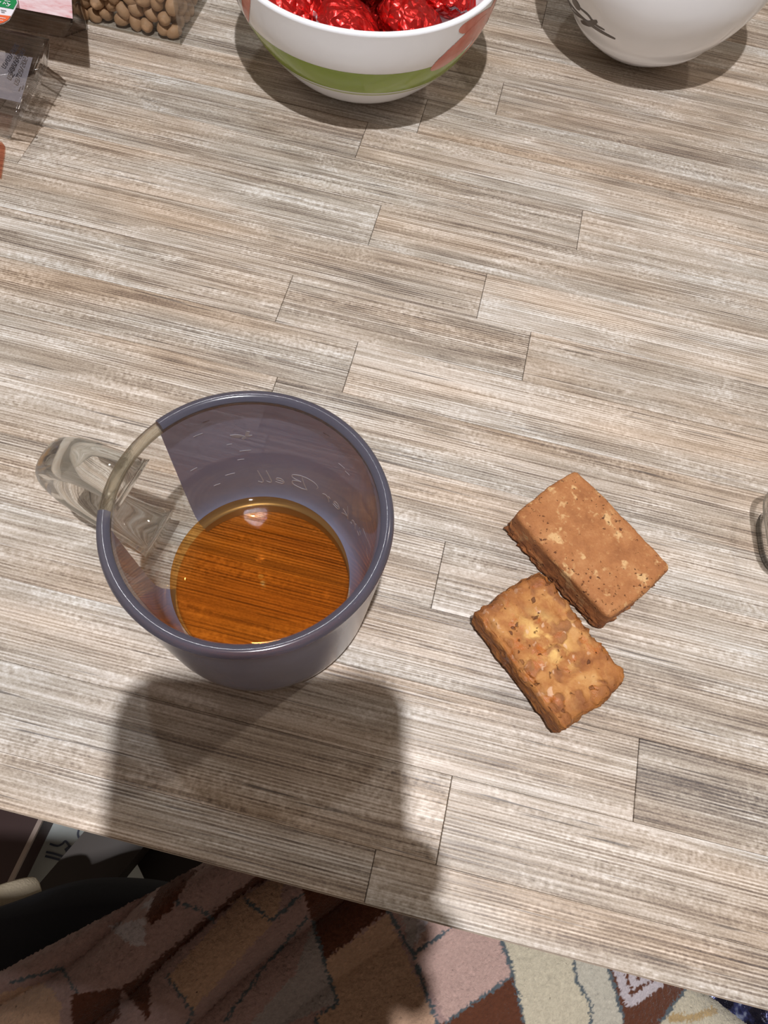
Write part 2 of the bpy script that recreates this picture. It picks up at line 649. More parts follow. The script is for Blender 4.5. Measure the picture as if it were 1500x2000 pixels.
bz = 0.158 * H
wing1 = [(0, 0), (.0012, .0010), (.0030, .0018), (.0048, .0019), (.0040, .0006), (.0022, -.0004)]
wing2 = [(0, 0), (-.0002, .0016), (-.0008, .0030), (-.0018, .0026), (-.0014, .0010)]
wing3 = [(0, 0), (.0012, -.0010), (.0008, -.0018), (-.0004, -.0012)]
wing4 = [(0, 0), (-.0012, .0006), (-.0024, .0004), (-.0016, -.0006)]
o = obj('butterfly_print', blob_mesh([[(x, bz + y) for x, y in w] for w in (wing1, wing2, wing3, wing4)], mug_wrap(math.radians(112))), M['etch'], mug)
o['label'] = 'small pale butterfly etched in the coating'
sp = []
for adeg, zz, s in ((128, .205, .0011), (133, .185, .0016), (120, .145, .0009), (113, .125, .0020), (116, .105, .0012), (123, .075, .0018), (131, .060, .0013),
                    (72, .20, .0012), (62, .155, .0014), (58, .150, .001), (140, .12, .0013), (40, .19, .0012)):
    x0 = math.radians(adeg - 100) * 0.148 * H
    sp = [[(x0 - s, zz * H), (x0, zz * H + .00008), (x0 + s, zz * H + .0001)]]
    obj('sparkle_print', ribbon_mesh(sp, 0.00026, mug_wrap(math.radians(100))), M['etch'], mug)

# tea
tp = [(r - 0.00012, z) for r, z in inner if z <= LZ + 1e-5]
tp = [(0.1197 * H - 0.0002, LZ + 0.0006), ] + tp
tea_prof = [(0.001, LZ), (0.05 * H, LZ), (0.09 * H, LZ), (0.107 * H, LZ), (0.110 * H, LZ), (0.1165 * H, LZ + 0.00012)] + tp
tea_prof = [(r, z + 0.00012 if z < LZ * 0.9 else z) for r, z in tea_prof]
tag(obj('tea', recalc(lathe(tea_prof, 80)), M['tea'], None, MC), 'shallow amber tea at the bottom of the glass mug', 'tea')

# ------------------------------------------------------------------ biscuits


def round_box(lx, ly, lz, cells, shape_fn):
    """superellipsoid-like block on a dense grid, shape_fn displaces each point"""
    bm = bmesh.new()
    bmesh.ops.create_cube(bm, size=2.0)
    bmesh.ops.subdivide_edges(bm, edges=list(bm.edges), cuts=cells, use_grid_fill=True)
    for v in bm.verts:
        p = v.co.copy()
        v.co = shape_fn(p, lx, ly, lz)
    me = bpy.data.meshes.new('mesh')
    bm.to_mesh(me)
    bm.free()
    me.polygons.foreach_set('use_smooth', [True] * len(me.polygons))
    return me


def rounded(p, lx, ly, lz, rr):
    q = Vector((p.x * lx, p.y * ly, p.z * lz))
    c = Vector((max(-lx + rr, min(lx - rr, q.x)), max(-ly + rr, min(ly - rr, q.y)), max(-lz + rr, min(lz - rr, q.z))))
    d = q - c
    if d.length > 1e-9:
        k = max(abs(d.x), abs(d.y), abs(d.z))
        q = c + d.normalized() * k
    return q


def smooth_biscuit(p, lx, ly, lz):
    q = rounded(p, lx, ly, lz, 0.0022)
    u, v = p.x, p.y
    n1 = noise.fractal(q * 160 + Vector((3, 1, 7)), 1.0, 2.0, 3)
    n2 = noise.fractal(q * 520 + Vector((9, 4, 2)), 1.0, 2.0, 3)
    bulge = 1 + 0.035 * (1 - v * v) * abs(u) + 0.03 * (1 - u * u) * abs(v)
    q.x *= bulge
    q.y *= bulge
    if p.z < 0.2:                       # ragged foot
        k = (0.2 - p.z)
        q.x += 0.0016 * k * n2
        q.y += 0.0016 * k * n2
        q.y -= 0.0010 * k
    q += q.normalized() * (0.00045 * n1 + 0.00018 * n2)
    pit = noise.noise(q * 900 + Vector((1, 1, 1)))
    if p.z > 0.9 and pit > 0.42:
        q.z -= (pit - 0.42) * 0.0016
    return q


def crumbly_biscuit(p, lx, ly, lz):
    q = rounded(p, lx, ly, lz, 0.0030)
    n1 = noise.fractal(q * 130 + Vector((13, 21, 7)), 1.0, 2.0, 3)
    n2 = noise.fractal(q * 420 + Vector((5, 4, 12)), 1.0, 2.0, 4)
    cell = noise.voronoi(q * 210 + Vector((2, 8, 3)))[0]
    edge = max(abs(p.x), abs(p.y))
    q.x *= 1 + 0.04 * (1 - p.y * p.y) * abs(p.x)
    if p.z > -0.6:
        q += q.normalized() * (0.0010 * n1 + 0.0007 * n2)
        q.z += 0.0011 * (0.45 - cell[0]) * (1.0 if p.z > 0.5 else 0.3)
    if p.y > 0.75:                      # torn long side
        q.y += 0.0012 * n2 + 0.0008 * noise.noise(Vector((q.x * 260, 3.3, 1.0)))
    if p.y < -0.80 and p.z > 0.5:       # raised lip along the other long side
        q.z -= 0.0012 * smoothstep(0.80, 0.9, -p.y) * (1 - smoothstep(0.9, 1.0, -p.y))
    if abs(p.x) > 0.9 and p.y < -0.85:
        q *= 1.03
    return q


def biscuit_smooth_mat():
    t = NT('biscuit_base_brown')
    pos = t.n('TexCoord').outputs['Object']
    n = t.noise(pos, 120, 5, 0.65)
    col = t.ramp(n, [(0.28, c4(156, 98, 54)), (0.50, c4(184, 122, 72)), (0.72, c4(202, 144, 92))])
    sp = t.noise(pos, 150, 3, 0.6)
    col = t.mixc(t.ramp(sp, [(0.585, (0, 0, 0)), (0.65, (1, 1, 1))]), col, c4(230, 186, 130))
    sp2 = t.noise(t.mapv(pos, (1, 1, 1), (3, 5, 1)), 420, 2, 0.6)
    col = t.mixc(t.ramp(sp2, [(0.60, (0, 0, 0)), (0.70, (0.6, 0.6, 0.6))]), col, c4(212, 160, 104))
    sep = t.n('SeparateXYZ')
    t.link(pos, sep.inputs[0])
    ed = t.math('MAXIMUM', t.math('MULTIPLY', t.math('ABSOLUTE', sep.outputs[0]), 1 / 0.0262), t.math('MULTIPLY', t.math('ABSOLUTE', sep.outputs[1]), 1 / 0.0172))
    pit = t.noise(pos, 620, 2, 0.6)
    k = t.math('ADD', pit, t.math('MULTIPLY', ed, 0.10))
    k = t.math('ADD', k, t.math('MULTIPLY', t.noise(pos, 90, 2), 0.25))
    col = t.mixc(t.ramp(k, [(0.885, (0, 0, 0)), (0.93, (0.95, 0.95, 0.95))]), col, c4(84, 42, 20))
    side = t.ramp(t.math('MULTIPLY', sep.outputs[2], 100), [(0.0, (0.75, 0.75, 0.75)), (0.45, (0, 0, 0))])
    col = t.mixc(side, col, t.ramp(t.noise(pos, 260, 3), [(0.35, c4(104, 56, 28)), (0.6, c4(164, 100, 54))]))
    g = t.noise(pos, 1100, 3, 0.7)
    col = t.mixc(t.math('MULTIPLY', g, 0.45), col, c4(118, 66, 32))
    nm = t.bump(t.math('SUBTRACT', g, t.math('MULTIPLY', t.ramp(k, [(0.86, (0, 0, 0)), (0.93, (1, 1, 1))]), 1.5)), 0.7, 0.0005)
    return t.done(t.principled(col, 0.75, 0, nm))


def biscuit_crumb_mat():
    t = NT('biscuit_crumbly_gold')
    pos0 = t.n('TexCoord').outputs['Object']
    wob = t.n('TexNoise')
    t.link(pos0, wob.inputs['Vector'])
    wob.inputs['Scale'].default_value = 240
    wob.inputs['Detail'].default_value = 2
    off = t.n('VectorMath', operation='SCALE')
    t.link(wob.outputs['Color'], off.inputs[0])
    off.inputs['Scale'].default_value = 0.0035
    ad = t.n('VectorMath', operation='ADD')
    t.link(pos0, ad.inputs[0])
    t.link(off.outputs[0], ad.inputs[1])
    pos = ad.outputs[0]
    n = t.noise(pos, 100, 4, 0.6, 0.3)
    col = t.ramp(n, [(0.30, c4(138, 80, 38)), (0.45, c4(172, 110, 56)), (0.58, c4(194, 136, 76)), (0.75, c4(212, 164, 104))])
    # bare crumb showing pale in the middle
    dist = t.n('VectorMath', operation='LENGTH')
    t.link(t.mapv(pos, (62, 105, 0), (0.05, -0.15, 0)), dist.inputs[0])
    pale = t.math('MULTIPLY', t.ramp(dist.outputs['Value'], [(0.35, (1, 1, 1)), (1.15, (0, 0, 0))]), t.ramp(t.noise(pos, 150, 3), [(0.40, (0, 0, 0)), (0.54, (1, 1, 1))]))
    col = t.mixc(t.math('MULTIPLY', pale, 0.9), col, c4(238, 192, 116))
    # brown blistered crust, flat-topped patches with lighter rims
    vz = t.n('TexVoronoi', feature='SMOOTH_F1')
    t.link(pos, vz.inputs['Vector'])
    vz.inputs['Scale'].default_value = 165
    vz.inputs['Smoothness'].default_value = 0.3
    bl = t.math('MULTIPLY', t.ramp(vz.outputs['Distance'], [(0.38, (1, 1, 1)), (0.50, (0, 0, 0))]), t.ramp(t.noise(pos, 80, 2), [(0.46, (0, 0, 0)), (0.53, (1, 1, 1))]))
    col = t.mixc(t.math('MULTIPLY', bl, 0.82), col, t.ramp(t.noise(pos, 300, 3), [(0.35, c4(126, 74, 40)), (0.65, c4(164, 104, 60))]))
    gz = t.ramp(t.noise(t.mapv(pos, (1, 1, 1), (4, 2, 1)), 140, 2), [(0.58, (0, 0, 0)), (0.65, (1, 1, 1))])
    col = t.mixc(t.math('MULTIPLY', gz, 0.6), col, c4(188, 102, 40))
    sg = t.ramp(t.noise(t.mapv(pos, (1, 1, 1), (1, 7, 3)), 260, 2), [(0.64, (0, 0, 0)), (0.70, (1, 1, 1))])
    col = t.mixc(t.math('MULTIPLY', sg, 0.65), col, c4(228, 188, 156))
    hole = t.ramp(t.noise(t.mapv(pos, (1, 1, 1), (9, 1, 3)), 330, 2), [(0.30, (0.85, 0.85, 0.85)), (0.35, (0, 0, 0))])
    col = t.mixc(hole, col, c4(92, 48, 20))
    geo = t.n('SeparateXYZ')
    t.link(pos0, geo.inputs[0])
    ex = t.math('ABSOLUTE', geo.outputs[0])
    ey = t.math('ABSOLUTE', geo.outputs[1])
    ed = t.math('MAXIMUM', t.math('MULTIPLY', ex, 1 / 0.0252), t.math('MULTIPLY', ey, 1 / 0.0163))
    ed = t.math('ADD', ed, t.math('MULTIPLY', t.math('SUBTRACT', t.noise(pos, 200, 3), 0.5), 0.35))
    col = t.mixc(t.ramp(ed, [(0.72, (0, 0, 0)), (1.0, (0.9, 0.9, 0.9))]), col, t.ramp(t.noise(pos, 160, 3), [(0.35, c4(120, 66, 28)), (0.65, c4(176, 112, 50))]))
    g = t.noise(pos, 900, 4, 0.7)
    nm = t.bump(t.math('ADD', g, t.math('SUBTRACT', t.math('MULTIPLY', bl, 1.2), t.math('MULTIPLY', hole, 2.0))), 0.7, 0.0006)
    ro = t.math('SUBTRACT', 0.7, t.math('MULTIPLY', gz, 0.4))
    return t.done(t.principled(col, ro, 0, nm))


M['bis1'] = biscuit_smooth_mat()
M['bis2'] = biscuit_crumb_mat()
o = obj('biscuit', round_box(0.0262, 0.0172, 0.0070, 34, smooth_biscuit), M['bis1'])
o.location = (0.2650 * H, 0.4935 * H, 0.0076)
o.rotation_euler = (0, 0, math.radians(-38.5))
tag(o, 'smooth brown rectangular biscuit with pale spots, lying behind the crumbly one', 'biscuit', 'two biscuits on the table')
o = obj('biscuit', round_box(0.0247, 0.0158, 0.0066, 38, crumbly_biscuit), M['bis2'])
o.location = (0.2280 * H, 0.3270 * H, 0.0078)
o.rotation_euler = (0, 0, math.radians(-42))
tag(o, 'crumbly golden rectangular biscuit with blistered top, in front of the smooth one', 'biscuit', 'two biscuits on the table')


# ------------------------------------------------------------------ bowls
def bowl_profile(pts, wall):
    out = [(p.x, p.y) for p in catmull([(a * H, b * H, 0) for a, b in pts], 6)]
    R_, Z_ = out[-1]
    lipp = [(R_ + 0.0002, Z_ + 0.0010), (R_ - wall * 0.5, Z_ + 0.0018), (R_ - wall, Z_ + 0.0008)]
    inn = []
    for r, z in reversed(out):
        if z > 0.0065:
            inn.append((max(r - wall, 0.001), max(z - 0.0008, 0.0062)))
    inn += [(max(inn[-1][0] * 0.6, .001), 0.0058), (0.0008, 0.0056)]
    return out, lipp, inn


P1 = [(0.001, 0.004), (0.070, 0.003), (0.080, 0.0), (0.092, 0.004), (0.118, 0.018), (0.158, 0.046), (0.207, 0.103), (0.2405, 0.165), (0.255, 0.232)]
B1C = Vector((-0.314 * H, 1.456 * H, 0.0))
o1, l1, i1 = bowl_profile(P1, 0.0034)
bowl1 = tag(empty('flower_bowl', B1C), 'white bowl with a green band and coral flowers, full of red sweets', 'bowl')
obj('bowl_body', recalc(lathe(o1 + l1 + i1, 96)), M['porcelain'], bowl1)


def r_at(prof, z):
    for (r0, z0), (r1, z1) in zip(prof, prof[1:]):
        if z0 <= z <= z1 and z1 > z0:
            return r0 + (r1 - r0) * (z - z0) / (z1 - z0)
    return prof[-1][0]


band = [(r_at(o1[12:], z * H) + 0.00005, z * H) for z in (0.098, 0.104, 0.112, 0.12, 0.13, 0.14, 0.15, 0.157)]
o = obj('green_band', lathe(band, 96), M['green'], bowl1)
o['label'] = 'painted green band'
band = [(r_at(o1[12:], z * H) + 0.00005, z * H) for z in (0.088, 0.094)]
M['pale_green'] = plain('pale_green_glaze', c4(196, 204, 158), 0.2)
obj('thin_band', lathe(band, 96), M['pale_green'], bowl1)


def petal_mat():
    t = NT('coral_glaze')
    n = t.noise(t.n('NewGeometry').outputs['Position'], 55, 3, 0.6)
    col = t.ramp(n, [(0.35, c4(196, 92, 70)), (0.55, c4(214, 128, 108)), (0.7, c4(220, 160, 150))])
    return t.done(t.principled(col, 0.18))


M['petal'] = petal_mat()


def patch_mesh(prof, poly, lift=0.0002, grid=(30, 18)):
    """polygon in (azimuth deg, z in camera heights) laid onto a lathe surface as a fine patch"""
    a0, a1 = min(p[0] for p in poly), max(p[0] for p in poly)
    z0, z1 = min(p[1] for p in poly), max(p[1] for p in poly)

    def inside(x, y):
        c = False
        for (xa, ya), (xb, yb) in zip(poly, poly[1:] + poly[:1]):
            if (ya > y) != (yb > y) and x < (xb - xa) * (y - ya) / (yb - ya) + xa:
                c = not c
        return c
    vs, fs, idx = [], [], {}
    nx, nz = grid

    def vid(i, k):
        if (i, k) not in idx:
            a = math.radians(a0 + (a1 - a0) * i / nx)
            z = (z0 + (z1 - z0) * k / nz) * H
            r = r_at(prof, z) + lift
            idx[(i, k)] = len(vs)
            vs.append((r * math.cos(a), r * math.sin(a), z))
        return idx[(i, k)]
    for i in range(nx):
        for k in range(nz):
            if inside(a0 + (a1 - a0) * (i + .5) / nx, z0 + (z1 - z0) * (k + .5) / nz):
                fs.append((vid(i, k), vid(i + 1, k), vid(i + 1, k + 1), vid(i, k + 1)))
    return mesh_of(vs, fs, True)


def ell(ca, cz, ra, rz, tilt, n=28):
    t = math.radians(tilt)
    out = []
    for k in range(n):
        w = 2 * math.pi * k / n
        x, y = ra * math.cos(w), rz * 120 * math.sin(w)
        out.append((ca + x * math.cos(t) - y * math.sin(t), cz + (x * math.sin(t) + y * math.cos(t)) / 120))
    return out


for pa in ((-31, .178, 15, .026, 12), (-14, .195, 12, .026, 40), (-24, .212, 13, .016, -4), (-2, .172, 9, .02, -20), (6, .21, 10, .018, 10),
           (-132, .205, 9, .018, 40), (-147, .19, 10, .018, 30), (-158, .178, 11, .02, -10), (-166, .21, 9, .017, 20)):
    obj('flower_petal', patch_mesh(o1[12:], ell(*pa), 0.00006 + 0.00002 * (pa[0] % 5), (90, 60)), M['petal'], bowl1)

P2 = [(0.001, 0.006), (0.045, 0.005), (0.056, 0.0), (0.066, 0.004), (0.098, 0.022), (0.138, 0.050), (0.152, 0.064), (0.158, 0.074), (0.194, 0.122), (0.223, 0.19), (0.233, 0.255)]
B2C = Vector((0.2375 * H, 1.742 * H, 0.0))
o2, l2, i2 = bowl_profile(P2, 0.0036)
bowl2 = tag(empty('porcelain_bowl', B2C), 'glossy white porcelain bowl with a brown twig painting, at the right', 'bowl')
obj('bowl_body', recalc(lathe(o2 + l2 + i2, 96)), M['porcelain'], bowl2)


def bowl2_wrap(s, z, l):
    a = math.radians(s)
    r = r_at(o2[18:], z) + 0.00012 + l
    return Vector((r * math.cos(a), r * math.sin(a), z))


def twig(strokes, width):
    vs, fs = [], []
    for st in strokes:
        pts = catmull([(a, b * 900, 0) for a, b in st], 5)
        base = len(vs)
        nP = len(pts)
        for i, p in enumerate(pts):
            t = (pts[min(i + 1, nP - 1)] - pts[max(i - 1, 0)]).normalized()
            q = Vector((-t.y, t.x, 0)) * width * (0.35 + 0.65 * math.sin(math.pi * (i + .5) / nP))
            for s in (1, -1):
                vs.append(bowl2_wrap(p.x + s * q.x, (p.y + s * q.y) / 900, 0.0001))
        for i in range(nP - 1):
            fs.append((base + 2 * i, base + 2 * i + 1, base + 2 * i + 3, base + 2 * i + 2))
    return mesh_of(vs, fs)


def b2(px, py):
    """azimuth and height on the bowl's outside for a point of the photograph"""
    best = None
    for a in [q * 0.5 for q in range(-380, 0)]:
        for k in range(18, len(o2)):
            r, z = o2[k]
            P = B2C + Vector((r * math.cos(math.radians(a)), r * math.sin(math.radians(a)), z))
            c = ROT.transposed() @ (P - Vector((0, 0, H)))
            d = (750 + FPX * c.x / -c.z - px) ** 2 + (1000 - FPX * c.y / -c.z - py) ** 2
            d = max(d, 16.0) + 4000 * c.length
            if best is None or d < best[0]:
                best = (d, a, z)
    return best[1], best[2]


for name_, pxs, wd in (('painted_twig', [(1128, 15), (1145, 30), (1160, 45), (1178, 60)], 0.7),
                       ('painted_twig', [(1104, 4), (1128, 28), (1150, 47), (1180, 68), (1198, 77)], 1.0),
                       ('painted_twig', [(1108, 20), (1122, 30), (1136, 40)], 0.6),
                       ('painted_leaf', [(1114, 1), (1122, 9), (1130, 16)], 2.4),
                       ('painted_leaf', [(1132, 45), (1148, 47), (1163, 43)], 1.6),
                       ('painted_leaf', [(1097, 6), (1103, 14), (1107, 22)], 2.2)):
    obj(name_, twig([[b2(*p) for p in pxs]], wd), M['ink'], bowl2)


# ------------------------------------------------------------------ sweets in red foil
def foil_mat(name, a, b):
    t = NT(name)
    pos = t.n('TexCoord').outputs['Object']
    rnd = t.n('ObjectInfo').outputs['Random']
    off = t.n('CombineXYZ')
    t.link(t.math('MULTIPLY', rnd, 9.0), off.inputs[0])
    ad = t.n('VectorMath', operation='ADD')
    t.link(pos, ad.inputs[0])
    t.link(off.outputs[0], ad.inputs[1])
    v = ad.outputs[0]
    w = t.noise(t.mapv(v, (1, 1, 1)), 130, 2, 0.6)
    ridge = t.voronoi(t.mapv(v, (1, 0.6, 1)), 190, 'DISTANCE_TO_EDGE')
    hgt = t.math('ADD', t.math('MULTIPLY', w, 1.0), t.math('MINIMUM', t.math('MULTIPLY', ridge, 2.0), 0.6))
    nm = t.bump(hgt, 0.9, 0.0016)
    col = t.mixc(t.noise(v, 60, 2), a, b)
    return t.done(t.principled(col, 0.30, 0.8, nm))


M['foil'] = foil_mat('red_foil', c4(196, 34, 36), c4(232, 60, 54))
M['silver'] = foil_mat('silver_foil', c4(170, 170, 178), c4(215, 215, 222))


def sweet_meshes(seed):
    bm = bmesh.new()
    bmesh.ops.create_icosphere(bm, subdivisions=5, radius=1.0)
    sd = Vector((seed * 3.1, seed * 1.7, seed * 0.9))
    for v in bm.verts:
        p = v.co.copy()
        k = noise.fractal(p * 1.6 + sd, 1.0, 2.0, 2)
        c1 = noise.noise(Vector((math.atan2(p.y, p.x) * 3.0, p.z * 2.5, seed)) * 1.3)
        f = noise.fractal(p * 4.2 + sd * 2, 1.0, 2.0, 2)
        v.co = Vector((p.x * 0.0175, p.y * 0.0165, p.z * (0.0125 if p.z > 0 else 0.0075))) * (1 + 0.07 * k + 0.05 * c1 + 0.05 * abs(f))
    me = bpy.data.meshes.new('mesh')
    bm.to_mesh(me)
    bm.free()
    me.polygons.foreach_set('use_smooth', [True] * len(me.polygons))
    # silver fringe: the foil's inside showing where its edge is folded out
    vs, fs = [], []
    n = 14
    rr = random.Random(seed)
    a0 = rr.uniform(0, 6.28)
    for i in range(n):
        a = a0 + 0.11 * i
        for j in range(4):
            r = 0.0160 + 0.0013 * j
            vs.append((r * math.cos(a), r * math.sin(a), -0.001 + 0.0009 * math.sin(i * 2.1 + j) + 0.0006 * j))
    for i in range(n - 1):
        for j in range(3):
            fs.append((i * 4 + j, i * 4 + 4 + j, i * 4 + 5 + j, i * 4 + 1 + j))
    return me, mesh_of(vs, fs)


SW = [sweet_meshes(s) for s in (1, 2, 3, 4)]
for me, fr in SW:
    me.materials.append(M['foil'])
    fr.materials.append(M['silver'])
# (dx, dy, z, tilt x, tilt y, spin) from the bowl's axis
spots = [(-0.044, -0.006, 0.047, .30, .25, 0), (-0.030, -0.033, 0.045, .45, .2, 1), (0.002, -0.044, 0.046, .5, -.1, 2), (0.033, -0.030, 0.047, .45, -.35, 3),
         (0.045, 0.003, 0.047, .1, -.4, 4), (0.030, 0.034, 0.047, -.3, -.3, 5), (-0.003, 0.045, 0.047, -.4, 0, 6), (-0.033, 0.030, 0.047, -.3, .3, 7),
         (-0.013, -0.010, 0.060, .35, .15, .4), (0.017, -0.012, 0.061, .35, -.25, 2.4), (0.003, 0.018, 0.060, -.1, .1, 4.4),
         (-0.016, -0.016, 0.034, 0, 0, 1.1), (0.018, -0.014, 0.034, 0, 0, 3.0), (0.0, 0.018, 0.034, 0, 0, 5.0), (0.0, 0.0, 0.018, 0, 0, 5.0)]
for i, (dx, dy, z, rx, ry, rz) in enumerate(spots):
    me, fr = SW[i % 4]
    s = obj('foil_sweet', me)
    s.location = B1C + Vector((dx * .9, dy * .9, z))
    s.rotation_euler = (rx, ry, rz)
    f = obj('foil_fringe', fr, None, s)
    f['label'] = 'silver inside of the foil'
    lab_ = {8: 'red foil sweet on top of the pile, left of the middle of the flower bowl', 9: 'red foil sweet on top of the pile, right of the middle of the flower bowl',
            10: 'red foil sweet on top of the pile, at its far side',
            2: 'red foil sweet against the near rim of the flower bowl'}.get(i, 'sweet wrapped in crinkled red foil, within the pile in the flower bowl')
    tag(s, lab_, 'sweet', 'red foil sweets in the bowl')

# ------------------------------------------------------------------ clear box of nuts
BX1, BY0, BH = -0.685 * H, 1.413 * H, 0.062
BX0, BY1 = BX1 - 0.150, BY0 + 0.105
boxE = tag(empty('plastic_box', ((BX0 + BX1) / 2, BY0, 0)), 'clear plastic box filled with pale brown nuts, at the back left', 'box')
ox = -(BX0 + BX1) / 2


def part_box(name, x0, x1, y0, y1, z0, z1, bev=0.0004):
    return obj(name, box_me(x0 + ox, x1 + ox, y0 - BY0, y1 - BY0, z0, z1), M['shell'], boxE)


part_box('box_side', BX0, BX1, BY0, BY0 + 0.0007, 0.0006, BH)
part_box('box_side', BX1 - 0.0007, BX1, BY0 + 0.0008, BY1 - 0.0008, 0.0006, BH)
part_box('box_side', BX0, BX1, BY1 - 0.0007, BY1, 0.0006, BH)
part_box('box_side', BX0, BX0 + 0.0007, BY0 + 0.0008, BY1 - 0.0008, 0.0006, BH)
part_box('box_bottom', BX0, BX1, BY0, BY1, 0.0, 0.0005)


def nut_mesh(seed):
    bm = bmesh.new()
    bmesh.ops.create_icosphere(bm, subdivisions=3, radius=1.0)
    for v in bm.verts:
        p = v.co.copy()
        k = noise.noise(p * 1.3 + Vector((seed, 2 * seed, 0)))
        groove = math.exp(-(p.y / 0.12) ** 2) * (0.10 if p.z > 0 else 0.04)
        tip = 0.12 * max(0, p.x) ** 6
        v.co = Vector((p.x * (0.0047 * (1 + tip)), p.y * 0.0036, p.z * 0.0036)) * (1 + 0.08 * k - groove)
    me = bpy.data.meshes.new('mesh')
    bm.to_mesh(me)
    bm.free()
    me.polygons.foreach_set('use_smooth', [True] * len(me.polygons))
    return me


M['nut'] = plain('nut_skin', c4(178, 142, 108), 0.6, var=0.16, scale=130, bump=0.4, bscale=900)
NM = [nut_mesh(s) for s in (1, 2, 3)]
for me in NM:
    me.materials.append(M['nut'])
rn = random.Random(3)


def put_nut(x, y, z):
    o = obj('nut', rn.choice(NM))
    o.location = (x, y, z)
    o.rotation_euler = (rn.uniform(-1.2, 1.2), rn.uniform(-1.3, 1.3), rn.uniform(0, 6.28))
    tag(o, 'small pale brown nut inside the clear plastic box', 'nut', 'nuts in the clear plastic box')


step = 0.0078
for k in range(7):
    z = 0.0040 + k * 0.0066
    for i in range(14):
        x = BX1 - 0.0048 - (i + 0.5 * (k % 2)) * step
        put_nut(x + rn.uniform(-.0014, .0014), BY0 + 0.0045 + rn.uniform(0, .0020), z + rn.uniform(-.0010, .0010))
        if i:
            put_nut(x + step * .5 + rn.uniform(-.001, .001), BY0 + 0.0125 + rn.uniform(0, .002), z + .003)
    for i in range(1, 8):
        y = BY0 + 0.0058 + (i + 0.5 * (k % 2)) * step
        put_nut(BX1 - 0.0045 - rn.uniform(0, .0018), y + rn.uniform(-.001, .001), z + rn.uniform(-.0010, .0010))

# ------------------------------------------------------------------ snack packets at the left
M['film'] = clear('packet_film', (0.90, 0.885, 0.87, 1), 1.4, 0.12, 1.3)
M['shadow_tint'] = film('red_shadow_tint', c4(190, 110, 90), (0.93, 0.76, 0.67, 1), 0.14, 0.3)  # tint for the reddish shadow painted beside the packet
M['film2'] = clear('packet_film_tinted', (0.79, 0.775, 0.765, 1), 1.4, 0.12, 1.3)
M['cloudy'] = film('cloudy_film', c4(176, 172, 182), (0.86, 0.85, 0.87, 1), 0.42, 0.15)
M['pinkfilm'] = None


def pink_print():
    t = NT('pink_print')
    pos = t.n('NewGeometry').outputs['Position']
    n = t.noise(t.mapv(pos, (1, 2.2, 1), None, (0, 0, 0.5)), 130, 4, 0.6)
    y = t.n('SeparateXYZ')
    t.link(pos, y.inputs[0])
    k = t.math('MULTIPLY', t.math('SUBTRACT', y.outputs[1], 0.352), 20.0, True)
    s = t.math('ADD', t.math('MULTIPLY', n, 0.9), t.math('MULTIPLY', k, 0.45))
    col = t.ramp(s, [(0.30, c4(226, 208, 212)), (0.52, c4(216, 180, 184)), (0.68, c4(204, 130, 130)), (0.95, c4(190, 62, 60))])
    return t.done(t.principled(col, 0.22, 0, None))


M['pinkfilm'] = pink_print()
M['lab_g'] = plain('label_green', c4(24, 132, 74), 0.4, var=0.05)
M['lab_w'] = plain('label_white', c4(232, 228, 236), 0.4, var=0.05)
M['lab_o'] = plain('label_orange', c4(226, 104, 62), 0.4, var=0.1)
M['bar'] = film('barcode_ink', c4(60, 54, 56), (0.6, 0.58, 0.57, 1), 0.6)
M['black'] = plain('stamp_black', c4(38, 34, 40), 0.5)


def hexa(T, B, nsub=10, amp=0.0008, seed=0):
    """closed bag from four top and four bottom corners (same order), wrinkled"""
    bm = bmesh.new()
    tv = [bm.verts.new(p) for p in T]
    bv = [bm.verts.new(p) for p in B]
    bm.faces.new(tv)
    bm.faces.new(list(reversed(bv)))
    for k in range(4):
        k2 = (k + 1) % 4
        bm.faces.new((tv[k2], tv[k], bv[k], bv[k2]))
    bmesh.ops.subdivide_edges(bm, edges=list(bm.edges), cuts=nsub, use_grid_fill=True)
    zb = min(p.z for p in B)
    for v in bm.verts:
        k = noise.fractal(v.co * 90 + Vector((seed, 0, 0)), 1.0, 2.0, 3)
        f = min(1.0, (v.co.z - zb) / 0.006)
        v.co += Vector((amp * k, amp * noise.noise(v.co * 70 + Vector((0, seed, 0))), amp * 1.2 * k)) * f
    bmesh.ops.recalc_face_normals(bm, faces=bm.faces)
    me = bpy.data.meshes.new('mesh')
    bm.to_mesh(me)
    bm.free()
    me.polygons.foreach_set('use_smooth', [True] * len(me.polygons))
    return me


def drop(p, z):
    return Vector((p.x, p.y, z))


def quad_patch(pts, mat, name, parent, lift=0.0003, nsub=8, base=Vector((0, 0, 0))):
    """bilinear patch through four corners, raised a little"""
    a, b, c, d = pts
    vs, fs = [], []
    for i in range(nsub + 1):
        for j in range(nsub + 1):
            u, v = i / nsub, j / nsub
            p = a * (1 - u) * (1 - v) + b * u * (1 - v) + c * u * v + d * (1 - u) * v
            vs.append(p + Vector((0, 0, lift)) - base)
    for i in range(nsub):
        for j in range(nsub):
            q = i * (nsub + 1) + j
            fs.append((q, q + 1, q + nsub + 2, q + nsub + 1))
    return obj(name, mesh_of(vs, fs, True), mat, parent)


